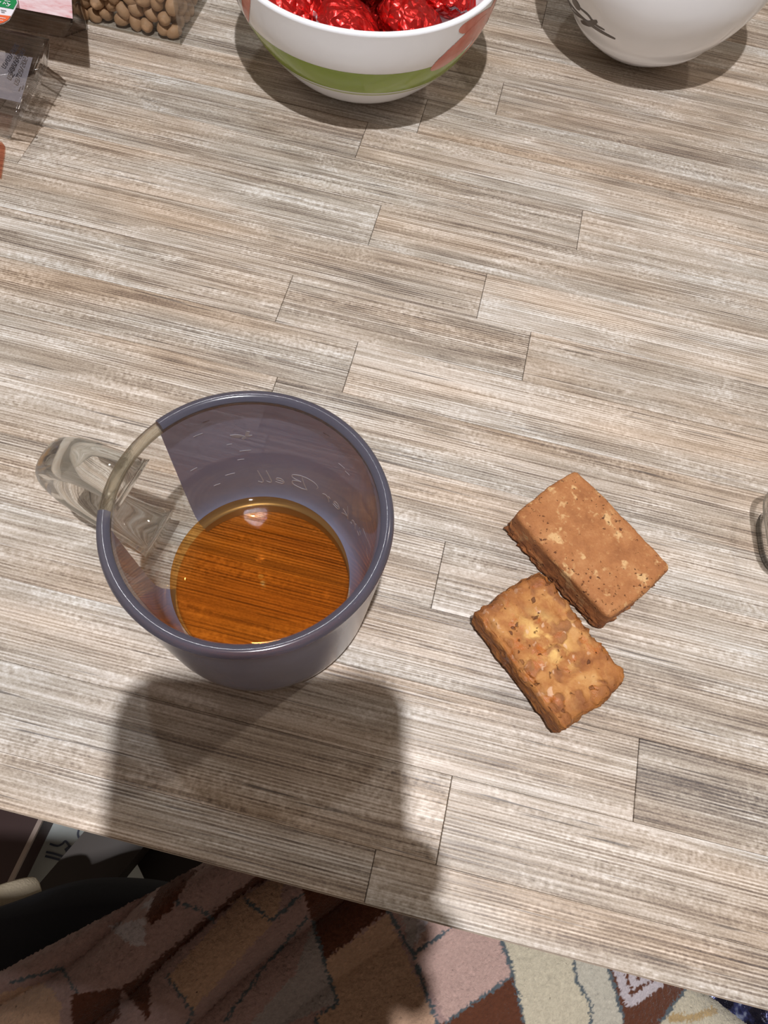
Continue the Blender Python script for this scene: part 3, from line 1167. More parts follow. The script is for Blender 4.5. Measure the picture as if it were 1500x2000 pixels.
# packet with the pink print
zt = 0.125 * H
fr_, fl_ = at(144, 43, zt), at(-70, 2, zt)
br_, bl_ = at(137, -70, zt), at(-80, -120, zt)
pk = tag(empty('snack_packet', (0, 0, 0)), 'clear film packet with a pink print and a green and orange label', 'packet')
base = Vector((-0.30, 0.36, 0))
pk.location = base
f0, f1 = at(124, 74, 0.0006), at(-70, 40, 0.0006)
obj('film', hexa([fr_ - base, br_ - base, bl_ - base, fl_ - base],
                 [f0 - base, drop(br_, 0.0006) - base, drop(bl_, 0.0006) - base, f1 - base], 12, 0.0008, 3), M['film'], pk)
quad_patch([fr_, br_, bl_, fl_], M['pinkfilm'], 'pink_print', pk, 0.0016, 10, base)


def flat_poly(pts, z, mat, name, parent, base, thick=0.0004):
    vs, fs = [], []
    m = len(pts)
    for l in (0, thick):
        for x, y in pts:
            p = at(x, y, z)
            vs.append(p + Vector((0, 0, l)) - base)
    fs = [tuple(reversed(range(m))), tuple(m + k for k in range(m))]
    for k in range(m):
        k2 = (k + 1) % m
        fs.append((k, k2, m + k2, m + k))
    return obj(name, recalc(mesh_of(vs, fs)), mat, parent)


zl = zt + 0.0045
lab = flat_poly([(-40, -40), (24, -30), (33, -6), (35, 7), (27, 24), (18, 40), (8, 46), (0, 48), (-40, 40)], zl, M['lab_w'], 'label', pk, base)
lab['label'] = 'green, white and orange sticker'


def sub_on(parent, *a, **k):
    o = flat_poly(*a, **k)
    return o


flat_poly([(-38, -38), (22, -28), (31, -6), (33, 5), (26, 18), (-38, 6)], zl + 0.0006, M['lab_g'], 'green_field', lab, base, thick=0.0002)
flat_poly([(-38, 25), (21, 32), (16, 39), (7, 44), (0, 46), (-38, 38)], zl + 0.0006, M['lab_o'], 'orange_field', lab, base, thick=0.0002)


def px_strokes(strokes, z, width, mat, name, parent, base):
    vs, fs = [], []
    for st in strokes:
        pts = [at(a, b, z) for a, b in st]
        b0 = len(vs)
        for i, p in enumerate(pts):
            t = pts[min(i + 1, len(pts) - 1)] - pts[max(i - 1, 0)]
            t = t.normalized() if t.length > 0 else Vector((1, 0, 0))
            q = Vector((-t.y, t.x, 0)) * width / 2
            vs += [p + q - base, p - q - base]
        for i in range(len(pts) - 1):
            fs.append((b0 + 2 * i, b0 + 2 * i + 1, b0 + 2 * i + 3, b0 + 2 * i + 2))
    return obj(name, mesh_of(vs, fs), mat, parent)


o = px_strokes([[(6, 8), (8, 4), (11, 8), (14, 5), (17, 9)], [(12, 11), (16, 12), (20, 8)], [(-6, 4), (-2, 6), (2, 3)], [(9, 1), (13, 2), (20, 3)], [(4, -4), (14, -2), (22, -1)]],
               zl + 0.0011, 0.0005, M['lab_w'], 'label_script', lab, base)
px_strokes([[(1, 19), (6, 20), (12, 21)], [(2, 23), (9, 24)]], zl + 0.0009, 0.0004, M['black'], 'label_lines', lab, base)
px_strokes([[(0, 34), (5, 35), (11, 36)], [(0, 39), (6, 40)]], zl + 0.0011, 0.0004, M['lab_w'], 'label_lines', lab, base)

# clear packet with the date stamp
base = Vector((-0.27, 0.30, 0))
pk2 = tag(empty('film_packet', base), 'cloudy clear packet with a date stamp and barcode, at the left edge', 'packet')
ta, tb = at(97, 74, 0.118 * H), at(36, 226, 0.080 * H)
tc, td = at(-120, 185, 0.080 * H), at(-100, 34, 0.118 * H)
ba, bb = at(92, 128, 0.0006), at(20, 272, 0.0006)
obj('film', hexa([tb - base, ta - base, td - base, tc - base],
                 [bb - base, ba - base, drop(td, 0.0006) - base, at(-100, 235, 0.0006) - base], 12, 0.0005, 8), M['film2'], pk2)
quad_patch([at(66, 118, 0.110 * H), at(42, 206, 0.085 * H), at(-90, 176, 0.085 * H), at(-90, 90, 0.110 * H)], M['cloudy'], 'cloudy_panel', pk2, 0.0014, 8, base)
DIG = {'0': [[(0, 0), (0, 1), (.55, 1), (.55, 0), (0, 0)]], '9': [[(.55, .45), (0, .45), (0, 1), (.55, 1), (.55, 0), (0, 0)]],
       '/': [[(0, 0), (.5, 1)]], '2': [[(0, 1), (.55, 1), (.55, .5), (0, .5), (0, 0), (.55, 0)]],
       '6': [[(.55, 1), (0, 1), (0, 0), (.55, 0), (.55, .5), (0, .5)]], '7': [[(0, 1), (.55, 1), (.2, 0)]]}


def stamp(txt, ox_, oy_, dx, dy, s):
    st = []
    ux, uy = dx, dy                 # reading direction in the photograph
    vx, vy = uy, -ux                # up direction
    cur = 0.0
    for ch in txt:
        for l in DIG[ch]:
            st.append([(ox_ + (cur + a) * s * ux + b * s * 1.3 * vx, oy_ + (cur + a) * s * uy + b * s * 1.3 * vy) for a, b in l])
        cur += 0.85
    return st


zs = 0.118 * H + 0.0034
d_ = Vector((28, -46)).normalized()
px_strokes(stamp('09/09/2026', 10, 134, d_.x, d_.y, 6.4), zs, 0.0005, M['black'], 'date_stamp', pk2, base)
px_strokes(stamp('09/09/2027', 23, 143, d_.x, d_.y, 6.4), zs, 0.0005, M['black'], 'date_stamp', pk2, base)
px_strokes([[(24, 152), (29, 145)], [(31, 150), (35, 143)]], zs, 0.0006, M['black'], 'date_stamp', pk2, base)
for k in range(6):
    u = (k + 0.4) / 6
    p0, p1 = ta.lerp(tb, u), ba.lerp(bb, u)
    q = (tb - ta) * 0.014
    out = Vector((0.0012, -0.0004, 0))
    vs = [p0 - q + out - base, p0 + q + out - base, p1 + q + out - base, p1 - q + out - base]
    obj('barcode_bar', mesh_of(vs, [(0, 1, 2, 3)]), M['bar'], pk2)
flat_poly([(-60, 262), (4, 278), (10, 286), (9, 302), (2, 348), (-60, 334)], 0.0010, M['shadow_tint'], 'red_shadow_patch', pk2, base, 0.0003)  # thin sheet standing in for the red-tinted shadow on the table

# ------------------------------------------------------------------ clear plastic tray at the right edge
M['tray'] = clear('tray_plastic', (0.93, 0.93, 0.925, 1), 1.45, 0.06, 1.6)
M['tray_rim'] = thick_glass('tray_rim_plastic', (0.93, 0.93, 0.92, 1), 0.6)
TC = at(1552, 1066, 0)
tr = tag(empty('plastic_tray', (TC.x, TC.y, 0), math.radians(8)), 'small clear plastic tray at the right edge of the picture', 'tray')


def sq_ring(half, z, n=64, e=5.0):
    out = []
    for k in range(n):
        w = 2 * math.pi * k / n + math.pi / 4
        c, s = math.cos(w), math.sin(w)
        r = half / ((abs(c) ** e + abs(s) ** e) ** (1 / e))
        out.append(Vector((r * c, r * s, z)))
    return out


def loft(rings, cap0=False, closed=False):
    vs, fs = [], []
    m = len(rings[0])
    for r in rings:
        vs += r
    L = len(rings)
    for i in range(L if closed else L - 1):
        i2 = (i + 1) % L
        for k in range(m):
            k2 = (k + 1) % m
            fs.append((i * m + k, i * m + k2, i2 * m + k2, i2 * m + k))
    if cap0:
        fs.append(tuple(reversed(range(m))))
    return recalc(mesh_of(vs, fs, True))


hw = 0.0180
obj('tray_wall', loft([sq_ring(hw * .86, 0.0008, e=3.2), sq_ring(hw * .90, 0.004, e=3.4), sq_ring(hw, 0.013, e=3.6)], True), M['tray'], tr)
obj('tray_rim', loft([sq_ring(hw, 0.0122, e=3.6), sq_ring(hw + .0016, 0.0126, e=3.8), sq_ring(hw + .0017, 0.0134, e=3.8), sq_ring(hw - .0001, 0.0134, e=3.6)], closed=True), M['tray_rim'], tr)
obj('tray_foot', loft([sq_ring(hw * .80, 0.0, e=3.2), sq_ring(hw * .885, 0.0, e=3.2), sq_ring(hw * .885, 0.0016, e=3.2), sq_ring(hw * .80, 0.0016, e=3.2)], closed=True), M['tray_rim'], tr)

# ------------------------------------------------------------------ floor and what stands on it
ZF = -0.74


def floor_mat():
    t = NT('floor_stone_print')
    pos = t.n('NewGeometry').outputs['Position']
    n = t.noise(pos, 9, 4, 0.6)
    col = t.ramp(n, [(0.3, c4(168, 174, 172)), (0.55, c4(196, 202, 200)), (0.75, c4(212, 214, 208))])
    return t.done(t.principled(col, 0.35))


M['floor'] = floor_mat()
M['orn'] = plain('floor_ornament_ink', c4(74, 80, 98), 0.4)
fl = obj('floor', box_me(-2.2, 2.2, -2.0, 2.4, ZF - 0.03, ZF), M['floor'])
fl['kind'] = 'structure'
fl['label'] = 'pale grey floor with dark scroll ornaments'
orn = [[[(97, 1648), (112, 1652), (122, 1648), (128, 1643), (138, 1654), (152, 1655), (162, 1647)]],
       [[(155, 1618), (152, 1630), (158, 1641), (172, 1644), (186, 1636), (188, 1626)]],
       [[(163, 1660), (168, 1665), (176, 1660), (186, 1648), (190, 1640)]],
       [[(90, 1664), (104, 1667), (120, 1672), (143, 1680)]],
       [[(88, 1672), (104, 1676), (122, 1681), (142, 1688)]],
       [[(262, 1655), (268, 1668), (280, 1672), (292, 1662), (296, 1655)]],
       [[(253, 1662), (260, 1680), (256, 1695), (240, 1706)]],
       [[(268, 1675), (272, 1686), (286, 1694), (298, 1688), (308, 1698), (320, 1708)]]]
for st in orn:
    pts = [(p.x, p.y) for p in catmull([(a, b, 0) for a, b in st[0]], 4)]
    px_strokes([pts], ZF + 0.0012, 0.0024, M['orn'], 'floor_ornament', fl, Vector((0, 0, 0)))
px_strokes([[(130, 1655), (135, 1664)]], ZF + 0.0012, 0.006, M['orn'], 'floor_ornament', fl, Vector((0, 0, 0)))

M['dkwood'] = plain('dark_brown_wood', c4(66, 42, 40), 0.5, var=0.2, scale=20)
M['pale'] = plain('pale_edge_strip', c4(178, 160, 150), 0.5)
ZP = -0.684
pa, pb = at(104, 1560, ZP), at(18, 1735, ZP)
dirv = (pb - pa).normalized()
perp = Vector((-dirv.y, dirv.x, 0))
if perp.x > 0:
    perp = -perp
pa = pa - dirv * 0.25
pb = pb + dirv * 0.10
plat = tag(empty('wooden_platform', drop((pa + pb) / 2, ZF)), 'low dark brown board with a pale edge strip, on the floor', 'board')
cb = (pa + pb) / 2


def prism(pts, z0, z1, base):
    m = len(pts)
    vs = [drop(p, z0) - base for p in pts] + [drop(p, z1) - base for p in pts]
    fs = [tuple(reversed(range(m))), tuple(m + k for k in range(m))]
    for k in range(m):
        k2 = (k + 1) % m
        fs.append((k, k2, m + k2, m + k))
    return recalc(mesh_of(vs, fs))


bs = drop(cb, ZF)
obj('board', prism([pa + perp * .005, pb + perp * .005, pb + perp * 0.5, pa + perp * 0.5], ZF, ZP, bs), M['dkwood'], plat)
obj('edge_strip', prism([pa, pb, pb + perp * .005, pa + perp * .005], ZP - 0.004, ZP + 0.0008, bs), M['pale'], plat)

# chair: black seat and dark frame
M['seat'] = plain('black_seat_fabric', c4(24, 24, 34), 0.75, var=0.2, scale=30, bump=0.3)
ZS = -0.150
outl = [(-260, 1880), (-120, 1805), (0, 1760), (80, 1731), (160, 1716), (250, 1717), (320, 1728), (430, 1765), (560, 1860), (560, 2100), (300, 2260), (-100, 2240), (-280, 2080)]
op = [(p.x, p.y) for p in catmull([(a, b, 0) for a, b in outl + outl[:1]], 5)][:-1]
ring0 = [at(a, b, ZS) for a, b in op]
cen = sum(ring0, Vector()) / len(ring0)
chair = tag(empty('chair', drop(cen, ZF)), 'dark chair with a rounded black seat, half under the blanket', 'chair')
bs = drop(cen, ZF)


def inset(ring, k, z):
    out = []
    for p in ring:
        d = p - cen
        d.z = 0
        out.append(drop(p - d.normalized() * k, z) - bs)
    return out


rings = [inset(ring0, .022, ZS - .055), inset(ring0, .004, ZS - .050), inset(ring0, 0.0, ZS - .030), inset(ring0, .003, ZS - .012), inset(ring0, .012, ZS - .002),
         inset(ring0, .03, ZS + .002), inset(ring0, .07, ZS + .004)]
rings.append([drop(Vector((0, 0, 0)) + (p * 0.02), ZS + .006 - ZF) for p in rings[-1]])
vsn = loft(rings, True)
obj('seat', vsn, M['seat'], chair)


def beam(p0, p1, w, hgt, base):
    t = (p1 - p0).normalized()
    s = t.cross(Vector((0, 0, 1))).normalized() * w / 2
    u = s.cross(t).normalized() * hgt / 2
    vs = []
    for p in (p0, p1):
        for a, b in ((1, 1), (-1, 1), (-1, -1), (1, -1)):
            vs.append(p + s * a + u * b - base)
    fs = [(0, 1, 2, 3), (7, 6, 5, 4)] + [(k, (k + 1) % 4, 4 + (k + 1) % 4, 4 + k) for k in range(4)]
    return recalc(mesh_of(vs, fs))


M['frame'] = plain('chair_frame_wood', c4(58, 48, 42), 0.45, var=0.25, scale=25)
obj('stretcher', beam(at(118, 1775, -0.42), at(290, 1570, -0.42), 0.046, 0.03, bs), M['frame'], chair)
obj('stretcher', beam(at(390, 1780, -0.46), at(300, 1600, -0.46), 0.050, 0.03, bs), M['frame'], chair)
for dx, dy in ((-.07, -.09), (.07, -.09), (-.05, -.01), (.06, -.01)):
    p = cen + Vector((dx, dy, 0))
    obj('leg', box_me(p.x - bs.x - .018, p.x - bs.x + .018, p.y - bs.y - .018, p.y - bs.y + .018, 0, ZS - .055 - ZF, .002), M['frame'], chair)

# ------------------------------------------------------------------ plush blanket over the lap
import numpy as np


def blanket():
    def pj(P):
        c = (P - np.array([0, 0, H])) @ np.array(ROT)
        return 750 + FPX * c[:, 0] / -c[:, 2], 1000 - FPX * c[:, 1] / -c[:, 2]
    st = 0.00075
    xs = np.arange(-0.175, 0.335, st)
    ys = np.arange(-0.175, 0.075, st)
    X, Y = np.meshgrid(xs, ys, indexing='ij')
    a, b = at(300, 1890, -.11), at(505, 1733, -.11)
    d = (b - a).normalized()
    nrm = Vector((d.y, -d.x, 0))
    q = (X - a.x) * nrm.x + (Y - a.y) * nrm.y              # across the folds, to the lower right
    al = (X - a.x) * d.x + (Y - a.y) * d.y
    nz = np.array([[noise.noise(Vector((x * 14, y * 14, 3.0))) for y in ys[::8]] for x in xs[::8]])
    nz = np.kron(nz, np.ones((8, 8)))[:X.shape[0], :X.shape[1]]
    k = np.ones(17) / 17
    for ax in (0, 1):
        nz = np.apply_along_axis(lambda v: np.convolve(np.pad(v, 8, 'edge'), k, 'valid'), ax, nz)
    left = 1 / (1 + np.exp((q - 0.045) / 0.010))
    ph = q + 0.004 * np.sin(al * 40) + 0.006 * nz
    fold = 0.011 * np.abs(np.sin(ph * math.pi / 0.028)) ** 0.7 * left
    Z = -0.128 + fold + 0.008 * nz - 0.10 * np.clip(-q - 0.030, 0, 1) ** 1.0 - 0.02 * (1 - left) * 0.5
    Z += 0.010 * np.exp(-((q - 0.11) / 0.035) ** 2)
    Z -= 0.35 * np.clip(X - 0.16, 0, 1) ** 1.3
    P = np.stack([X.ravel(), Y.ravel(), Z.ravel()], 1)
    U, V = pj(P)
    C = np.tile(np.array(c4(182, 152, 146)[:3]), (len(P), 1))

    def inside(poly):
        r = np.zeros(len(P), bool)
        for (xa, ya), (xb, yb) in zip(poly, poly[1:] + poly[:1]):
            c = ((ya > V) != (yb > V)) & (U < (xb - xa) * (V - ya) / (yb - ya + 1e-9) + xa)
            r ^= c
        return r

    def near(line, w):
        r = np.zeros(len(P), bool)
        for (xa, ya), (xb, yb) in zip(line, line[1:]):
            t = np.clip(((U - xa) * (xb - xa) + (V - ya) * (yb - ya)) / ((xb - xa) ** 2 + (yb - ya) ** 2), 0, 1)
            r |= (U - xa - t * (xb - xa)) ** 2 + (V - ya - t * (yb - ya)) ** 2 < w * w
        return r
    brown, cream, pink, tan, lav, grey = (c4(104, 62, 44), c4(216, 206, 182), c4(204, 172, 162), c4(204, 168, 142), c4(206, 196, 200), c4(178, 168, 166))
    ink, ochre = c4(98, 108, 114), c4(196, 168, 122)
    wob = 2.2 * np.array(nz.ravel())
    rj = np.random.default_rng(9)
    U = U + rj.normal(0, 1.6, len(P))
    V = V + wob * 3 + rj.normal(0, 2.0, len(P))
    patches = [
        (brown, [(586, 1725), (770, 1765), (758, 1780), (633, 1875), (611, 1798)]),
        (tan, [(758, 1787), (633, 1875), (659, 1963), (619, 1985), (615, 2200), (900, 2200), (853, 2000)]),
        (grey, [(762, 1700), (835, 1700), (831, 1794), (802, 1864)]),
        (lav, [(831, 1700), (900, 1700), (883, 1811), (809, 1860)]),
        (pink, [(883, 1700), (971, 1700), (971, 1831), (1000, 1904), (872, 1992), (806, 1867)]),
        (brown, [(1000, 1906), (1023, 1995), (1040, 2200), (880, 2200), (860, 2000)]),
        (cream, [(971, 1700), (979, 1836), (998, 1890), (1023, 1993), (1040, 2200), (1148, 2200), (1155, 1964), (1119, 1868), (1110, 1700)]),
        (c4(206, 200, 184), [(1110, 1700), (1119, 1868), (1126, 1916), (1155, 1964), (1148, 2200), (1250, 2200), (1218, 2000), (1188, 1890), (1170, 1700)]),
        (brown, [(1170, 1700), (1188, 1890), (1218, 1993), (1230, 2200), (1240, 2200), (1291, 1993), (1342, 1931), (1400, 1800), (1400, 1700)]),
        (cream, [(1400, 1840), (1342, 1931), (1291, 1993), (1250, 2200), (1500, 2200), (1500, 1900)]),
        (grey, [(611, 1798), (655, 1959), (560, 2000), (540, 2200), (400, 2200), (487, 2000), (578, 1897)]),
        (tan, [(467, 1753), (560, 1700), (540, 1790), (377, 1970), (327, 1907)]),
        (brown, [(520, 1690), (300, 1880), (280, 1900), (235, 1930), (290, 1995), (295, 1905), (473, 1745), (540, 1705)]),
        (lav, [(207, 1807), (283, 1793), (283, 1847), (253, 1843)]),
        (lav, [(267, 1773), (317, 1735), (300, 1773)]),
        (brown, [(317, 1700), (380, 1700), (363, 1727), (333, 1777), (293, 1807), (283, 1790)]),
        (brown, [(140, 1943), (240, 1927), (233, 1987), (140, 2060)]),
        (tan, [(0, 1940), (90, 1920), (120, 1960), (100, 2200), (-60, 2200)]),
    ]
    for col, poly in patches:
        C[inside(poly)] = col[:3]
    C[near([(1200, 1870), (1229, 1960), (1310, 1905)], 9)] = lav[:3]
    C[near([(1225, 1870), (1240, 1925), (1290, 1895)], 6)] = lav[:3]
    C[near([(1310, 1990), (1350, 1988), (1400, 1975)], 7)] = ochre[:3]
    for line in ([(758, 1780), (806, 1867), (853, 1995), (860, 2100)], [(806, 1867), (883, 1811), (900, 1780)], [(971, 1800), (1000, 1890), (1000, 1906), (872, 1995)],
                 [(979, 1836), (998, 1890), (1023, 1993)], [(1119, 1850), (1126, 1916), (1155, 1964), (1150, 2060)], [(1186, 1880), (1218, 1995)],
                 [(611, 1798), (633, 1875), (659, 1963), (619, 1985), (612, 2100)], [(1342, 1931), (1291, 1995)],
                 [(480, 1755), (530, 1795), (590, 1745)], [(600, 1790), (520, 1880), (440, 1990)], [(327, 1907), (377, 1975), (360, 2020)],
                 [(20, 1920), (120, 1890), (150, 1940)], [(340, 1760), (400, 1780), (420, 1800)]):
        C[near(line, 3.2)] = ink[:3]
    V = V - wob * 3
    # outline of the cloth on the ground plan
    g0, g1 = at(322, 1726, -.13), at(-40, 1922, -.135)
    P = P.copy()
    sgn = (P[:, 0] - g0.x) * (g1.y - g0.y) - (P[:, 1] - g0.y) * (g1.x - g0.x)
    r0, r1 = at(1380, 1938, -.15), at(1452, 1990, -.15)
    sg2 = (P[:, 0] - r0.x) * (r1.y - r0.y) - (P[:, 1] - r0.y) * (r1.x - r0.x)
    ip = at(700, 1880, -.13)
    s1 = (ip.x - g0.x) * (g1.y - g0.y) - (ip.y - g0.y) * (g1.x - g0.x)
    s2 = (ip.x - r0.x) * (r1.y - r0.y) - (ip.y - r0.y) * (r1.x - r0.x)
    keep = np.ones(len(P), bool)
    for (e0, e1, sg, sr) in ((g0, g1, sgn, s1), (r0, r1, sg2, s2)):
        ln = math.hypot(e1.x - e0.x, e1.y - e0.y)
        dist = sg * np.sign(sr) / ln
        nx_, ny_ = (e1.y - e0.y) / ln * np.sign(sr), -(e1.x - e0.x) / ln * np.sign(sr)
        mv = (dist < 0) & (dist > -1.3 * st)
        P[mv, 0] -= dist[mv] * nx_
        P[mv, 1] -= dist[mv] * ny_
        P[:, 2] -= 0.010 * np.exp(-np.clip(dist, 0, 1) / 0.004)
        keep &= dist > -1.3 * st
    nx, ny = X.shape
    idx = np.arange(nx * ny).reshape(nx, ny)
    quads = np.stack([idx[:-1, :-1], idx[1:, :-1], idx[1:, 1:], idx[:-1, 1:]], -1).reshape(-1, 4)
    quads = quads[keep[quads].all(1)]
    used = np.unique(quads)
    remap = -np.ones(nx * ny, int)
    remap[used] = np.arange(len(used))
    quads = remap[quads]
    P, C = P[used], C[used]
    rg = np.random.default_rng(4)
    P = P + rg.normal(0, 0.00022, P.shape)
    C = C * (1 + rg.normal(0, 0.06, (len(C), 1)))
    me = bpy.data.meshes.new('mesh')
    me.vertices.add(len(P))
    me.vertices.foreach_set('co', P.ravel())
    me.loops.add(quads.size)
    me.loops.foreach_set('vertex_index', quads.ravel())
    me.polygons.add(len(quads))
    me.polygons.foreach_set('loop_start', np.arange(0, quads.size, 4))
    me.polygons.foreach_set('loop_total', np.full(len(quads), 4))
    me.update()
    me.validate()
    ca = me.color_attributes.new('print', 'FLOAT_COLOR', 'POINT')
    ca.data.foreach_set('color', np.concatenate([np.clip(C, 0, 1), np.ones((len(C), 1))], 1).ravel())
    me.polygons.foreach_set('use_smooth', [True] * len(me.polygons))
    return me


def plush_mat():
    t = NT('plush_print')
    at_ = t.n('Attribute')
    at_.attribute_name = 'print'
    pos = t.n('NewGeometry').outputs['Position']
    n = t.noise(pos, 420, 3, 0.6)
    col = t.mixc(t.math('MULTIPLY', n, 0.45), at_.outputs['Color'], t.mixc(1.0, at_.outputs['Color'], (0.55, 0.5, 0.48, 1), 'MULTIPLY'))
    nm = t.bump(t.noise(pos, 900, 3, 0.7), 0.8, 0.0012)
    return t.done(t.principled(col, 0.95, 0, nm, Sheen_Weight=0.25, Specular_IOR_Level=0.1))


M['plush'] = plush_mat()
tag(obj('blanket', blanket(), M['plush']), 'plush blanket with brown, pink and cream patches, draped below the table edge', 'blanket')

# cream fleece behind the seat
M['fleece'] = plain('cream_fleece', c4(206, 190, 164), 0.95, bump=0.8, bscale=700)
fp = [at(-180, 1850, -.228), at(-100, 1812, -.225), at(-40, 1786, -.224), at(5, 1767, -.226), at(40, 1756, -.232), at(62, 1752, -.240)]
tag(obj('fleece_throw', tube(catmull(fp, 6), (0.011, 0.007), 14), M['fleece']), 'strip of cream fleece cloth behind the black seat', 'cloth')

# dark shiny bag under the table edge at the right
def bag_mat():
    t = NT('dark_foil')
    pos = t.n('TexCoord').outputs['Object']
    k = t.noise(pos, 75, 3, 0.6)
    col = t.ramp(k, [(0.42, c4(34, 32, 46)), (0.52, c4(70, 74, 120)), (0.60, c4(190, 200, 226))])
    nm = t.bump(t.noise(pos, 260, 3, 0.6), 0.8, 0.002)
    return t.done(t.principled(col, 0.25, 0.5, nm))


M['bag'] = bag_mat()
bc = at(1492, 1984, -0.19)
bme = round_box(0.040, 0.030, 0.012, 20, lambda p, a, b, c: (lambda q: q + q.normalized() * 0.004 * noise.fractal(q * 90, 1.0, 2.0, 3))(rounded(p, a, b, c, 0.010)))
bag = obj('foil_bag', bme, M['bag'])
bag.location = bc
bag.rotation_euler = (0.1, 0.15, 0.5)
tag(bag, 'dark shiny foil bag below the table edge beside the blanket', 'bag')

# ------------------------------------------------------------------ the phone that takes the picture (its shadow lies in front of the mug)
M['phone'] = plain('phone_black_glass', c4(30, 30, 34), 0.2, var=0.05)


phone = tag(empty('smartphone'), 'black smartphone held above the table, out of the picture', 'phone')
phone.matrix_world = Matrix.Translation((0, 0, H)) @ ROT.to_4x4()


def phone_body():
    bm = bmesh.new()
    pts = []
    x0, x1, y0, y1, r = -0.0575, 0.0200, -0.141, 0.0200, 0.011
    for cx, cy, a0 in ((x1 - r, y1 - r, 0), (x0 + r, y1 - r, 90), (x0 + r, y0 + r, 180), (x1 - r, y0 + r, 270)):
        for k in range(7):
            a = math.radians(a0 + 15 * k)
            pts.append((cx + r * math.cos(a), cy + r * math.sin(a)))
    m = len(pts)
    vs = [(x, y, 0.004) for x, y in pts] + [(x, y, 0.012) for x, y in pts]
    fs = [tuple(reversed(range(m))), tuple(m + k for k in range(m))] + [(k, (k + 1) % m, m + (k + 1) % m, m + k) for k in range(m)]
    bm.free()
    return recalc(mesh_of(vs, fs))


obj('phone_body', phone_body(), M['phone'], phone)

# ------------------------------------------------------------------ the photographer, out of the picture: left hand on the phone
M['skin'] = plain('skin', c4(206, 160, 134), 0.55, var=0.06)
M['knit'] = plain('dark_knit', c4(44, 42, 50), 0.9, var=0.15, bump=0.5)
M['hair'] = plain('dark_hair', c4(40, 30, 26), 0.6, var=0.2)


def skin_mesh(name, nodes, edges, mat, parent=None, levels=2):
    me = bpy.data.meshes.new('mesh')
    me.from_pydata([n_[0] for n_ in nodes], edges, [])
    o = obj(name, me, mat, parent)
    sk = o.modifiers.new('skin', 'SKIN')
    sk.use_smooth_shade = True
    for i, n_ in enumerate(nodes):
        r = n_[1]
        me.skin_vertices[0].data[i].radius = r if isinstance(r, tuple) else (r, r)
        me.skin_vertices[0].data[i].use_root = (i == 0)
    sb = o.modifiers.new('sub', 'SUBSURF')
    sb.levels = levels
    sb.render_levels = levels
    return o


def ph(x, y, z):
    return Vector((0, 0, H)) + ROT @ Vector((x, y, z))


# body: pelvis, chest, neck, head, both arms; the left forearm comes from the side up to the phone
BN = [((0.0, -0.52, -0.26), (.16, .12)), ((0, -0.52, -0.10), (.14, .105)), ((0, -0.51, 0.08), (.155, .11)), ((0, -0.50, 0.22), (.12, .09)), ((0, -0.49, 0.30), .055),
      ((0, -0.475, 0.36), .056), ((0, -0.465, 0.43), (.074, .086)), ((0, -0.46, 0.50), (.066, .078)),
      ((-0.18, -0.49, 0.22), .055), ((-0.30, -0.36, 0.10), .048), ((-0.345, -0.19, 0.045), .042), ((-0.22, -0.125, 0.115), .040), (tuple(ph(-.105, -.088, -.006)), .028),
      ((0.18, -0.49, 0.22), .055), ((0.27, -0.47, 0.05), .048), ((0.28, -0.44, -0.08), .042), ((0.20, -0.33, -0.10), .036), ((0.13, -0.26, -0.095), .026)]
BE = [(0, 1), (1, 2), (2, 3), (3, 4), (4, 5), (5, 6), (6, 7), (3, 8), (8, 9), (9, 10), (10, 11), (11, 12), (3, 13), (13, 14), (14, 15), (15, 16), (16, 17)]
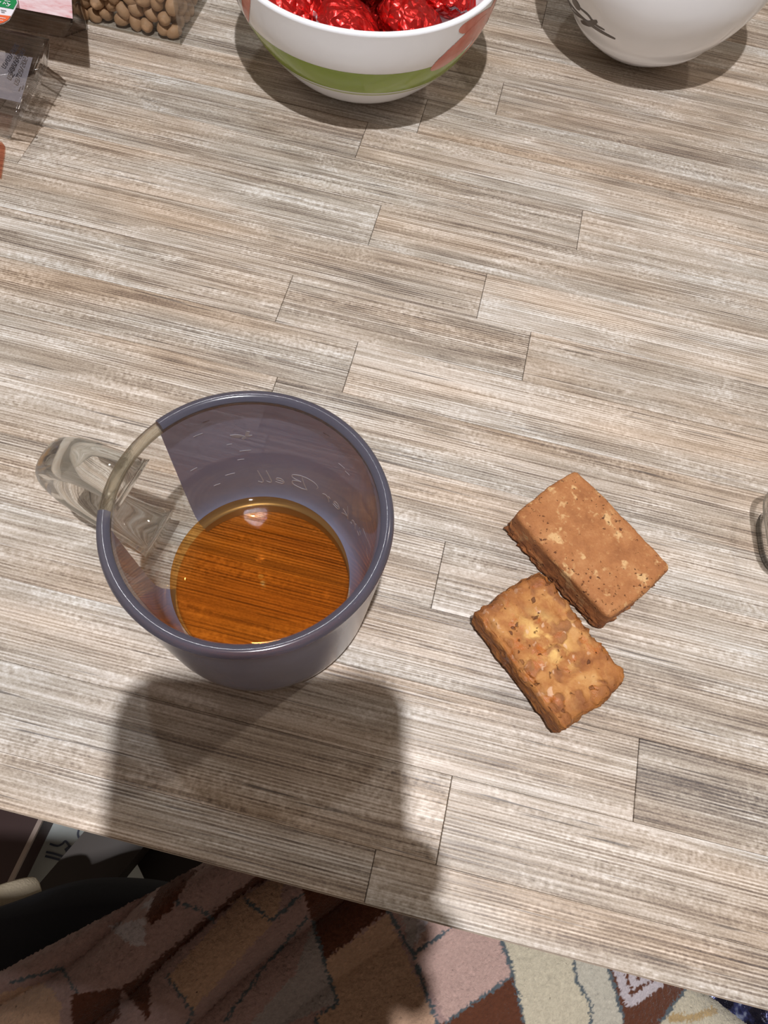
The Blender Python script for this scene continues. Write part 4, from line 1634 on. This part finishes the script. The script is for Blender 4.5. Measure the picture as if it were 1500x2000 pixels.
# left palm lies along the phone's left side and back, fingers wrap under the back to the right edge
PN = len(BN)
BN += [(tuple(ph(-.070, -.078, -.010)), (.032, .013)), (tuple(ph(-.040, -.070, -.010)), (.032, .010))]
BE += [(12, PN), (PN, PN + 1)]
for k, (yy, ext) in enumerate(((-.034, .0275), (-.050, .031), (-.066, .033), (-.082, .032))):
    b0 = len(BN)
    BN += [(tuple(ph(-.012, yy, -.007)), .0085), (tuple(ph(.012, yy + .002, -.006)), .0092), (tuple(ph(ext - .004, yy + .003, .004)), .0092), (tuple(ph(ext - .006, yy + .003, .016)), .0065)]
    BE += [(PN + 1, b0), (b0, b0 + 1), (b0 + 1, b0 + 2), (b0 + 2, b0 + 3)]
b0 = len(BN)
BN += [(tuple(ph(-.070, -.056, .006)), .0115), (tuple(ph(-.062, -.040, .016)), .0095), (tuple(ph(-.048, -.032, .020)), .0075)]
BE += [(PN, b0), (b0, b0 + 1), (b0 + 1, b0 + 2)]
# right hand resting
hb = len(BN)
BN += [((0.095, -0.225, -0.098), (.034, .013))]
BE += [(17, hb)]
for k in range(4):
    b0 = len(BN)
    x_, y_ = 0.100 - 0.020 * k + .01, -0.190 - .004 * abs(k - 1)
    BN += [((x_ - .010, y_ - .005, -0.098), .0085), ((x_ - .018, y_ + .020, -0.100), .0078), ((x_ - .022, y_ + .040, -0.106), .0068)]
    BE += [(hb, b0), (b0, b0 + 1), (b0 + 1, b0 + 2)]
b0 = len(BN)
BN += [((0.070, -0.245, -0.098), .011), ((0.050, -0.225, -0.100), .009), ((0.040, -0.205, -0.102), .0075)]
BE += [(hb, b0), (b0, b0 + 1), (b0 + 1, b0 + 2)]
person = skin_mesh('person', BN, BE, M['skin'])
tag(person, 'person in a dark knit sweater holding the phone, out of the picture', 'person')
SN = [(p, (r[0] + .012, r[1] + .012) if isinstance(r, tuple) else r + .013) for p, r in BN[:4]] + [((0, -0.495, 0.275), .066)]
SN += [(p, r + .012) for p, r in BN[8:12]] + [(p, r + .012) for p, r in BN[13:17]]
SE = [(0, 1), (1, 2), (2, 3), (3, 4), (3, 5), (5, 6), (6, 7), (7, 8), (3, 9), (9, 10), (10, 11), (11, 12)]
skin_mesh('sweater', SN, SE, M['knit'], person)
hm = round_box(0.080, 0.092, 0.075, 10, lambda p, a, b, c: Vector((0, -0.475, 0.475)) + Vector((p.x * a, p.y * b, p.z * c)).normalized() * 0.0 + Vector((a * p.normalized().x, b * p.normalized().y, max(-.02, c * p.normalized().z))))
obj('hair', hm, M['hair'], person)
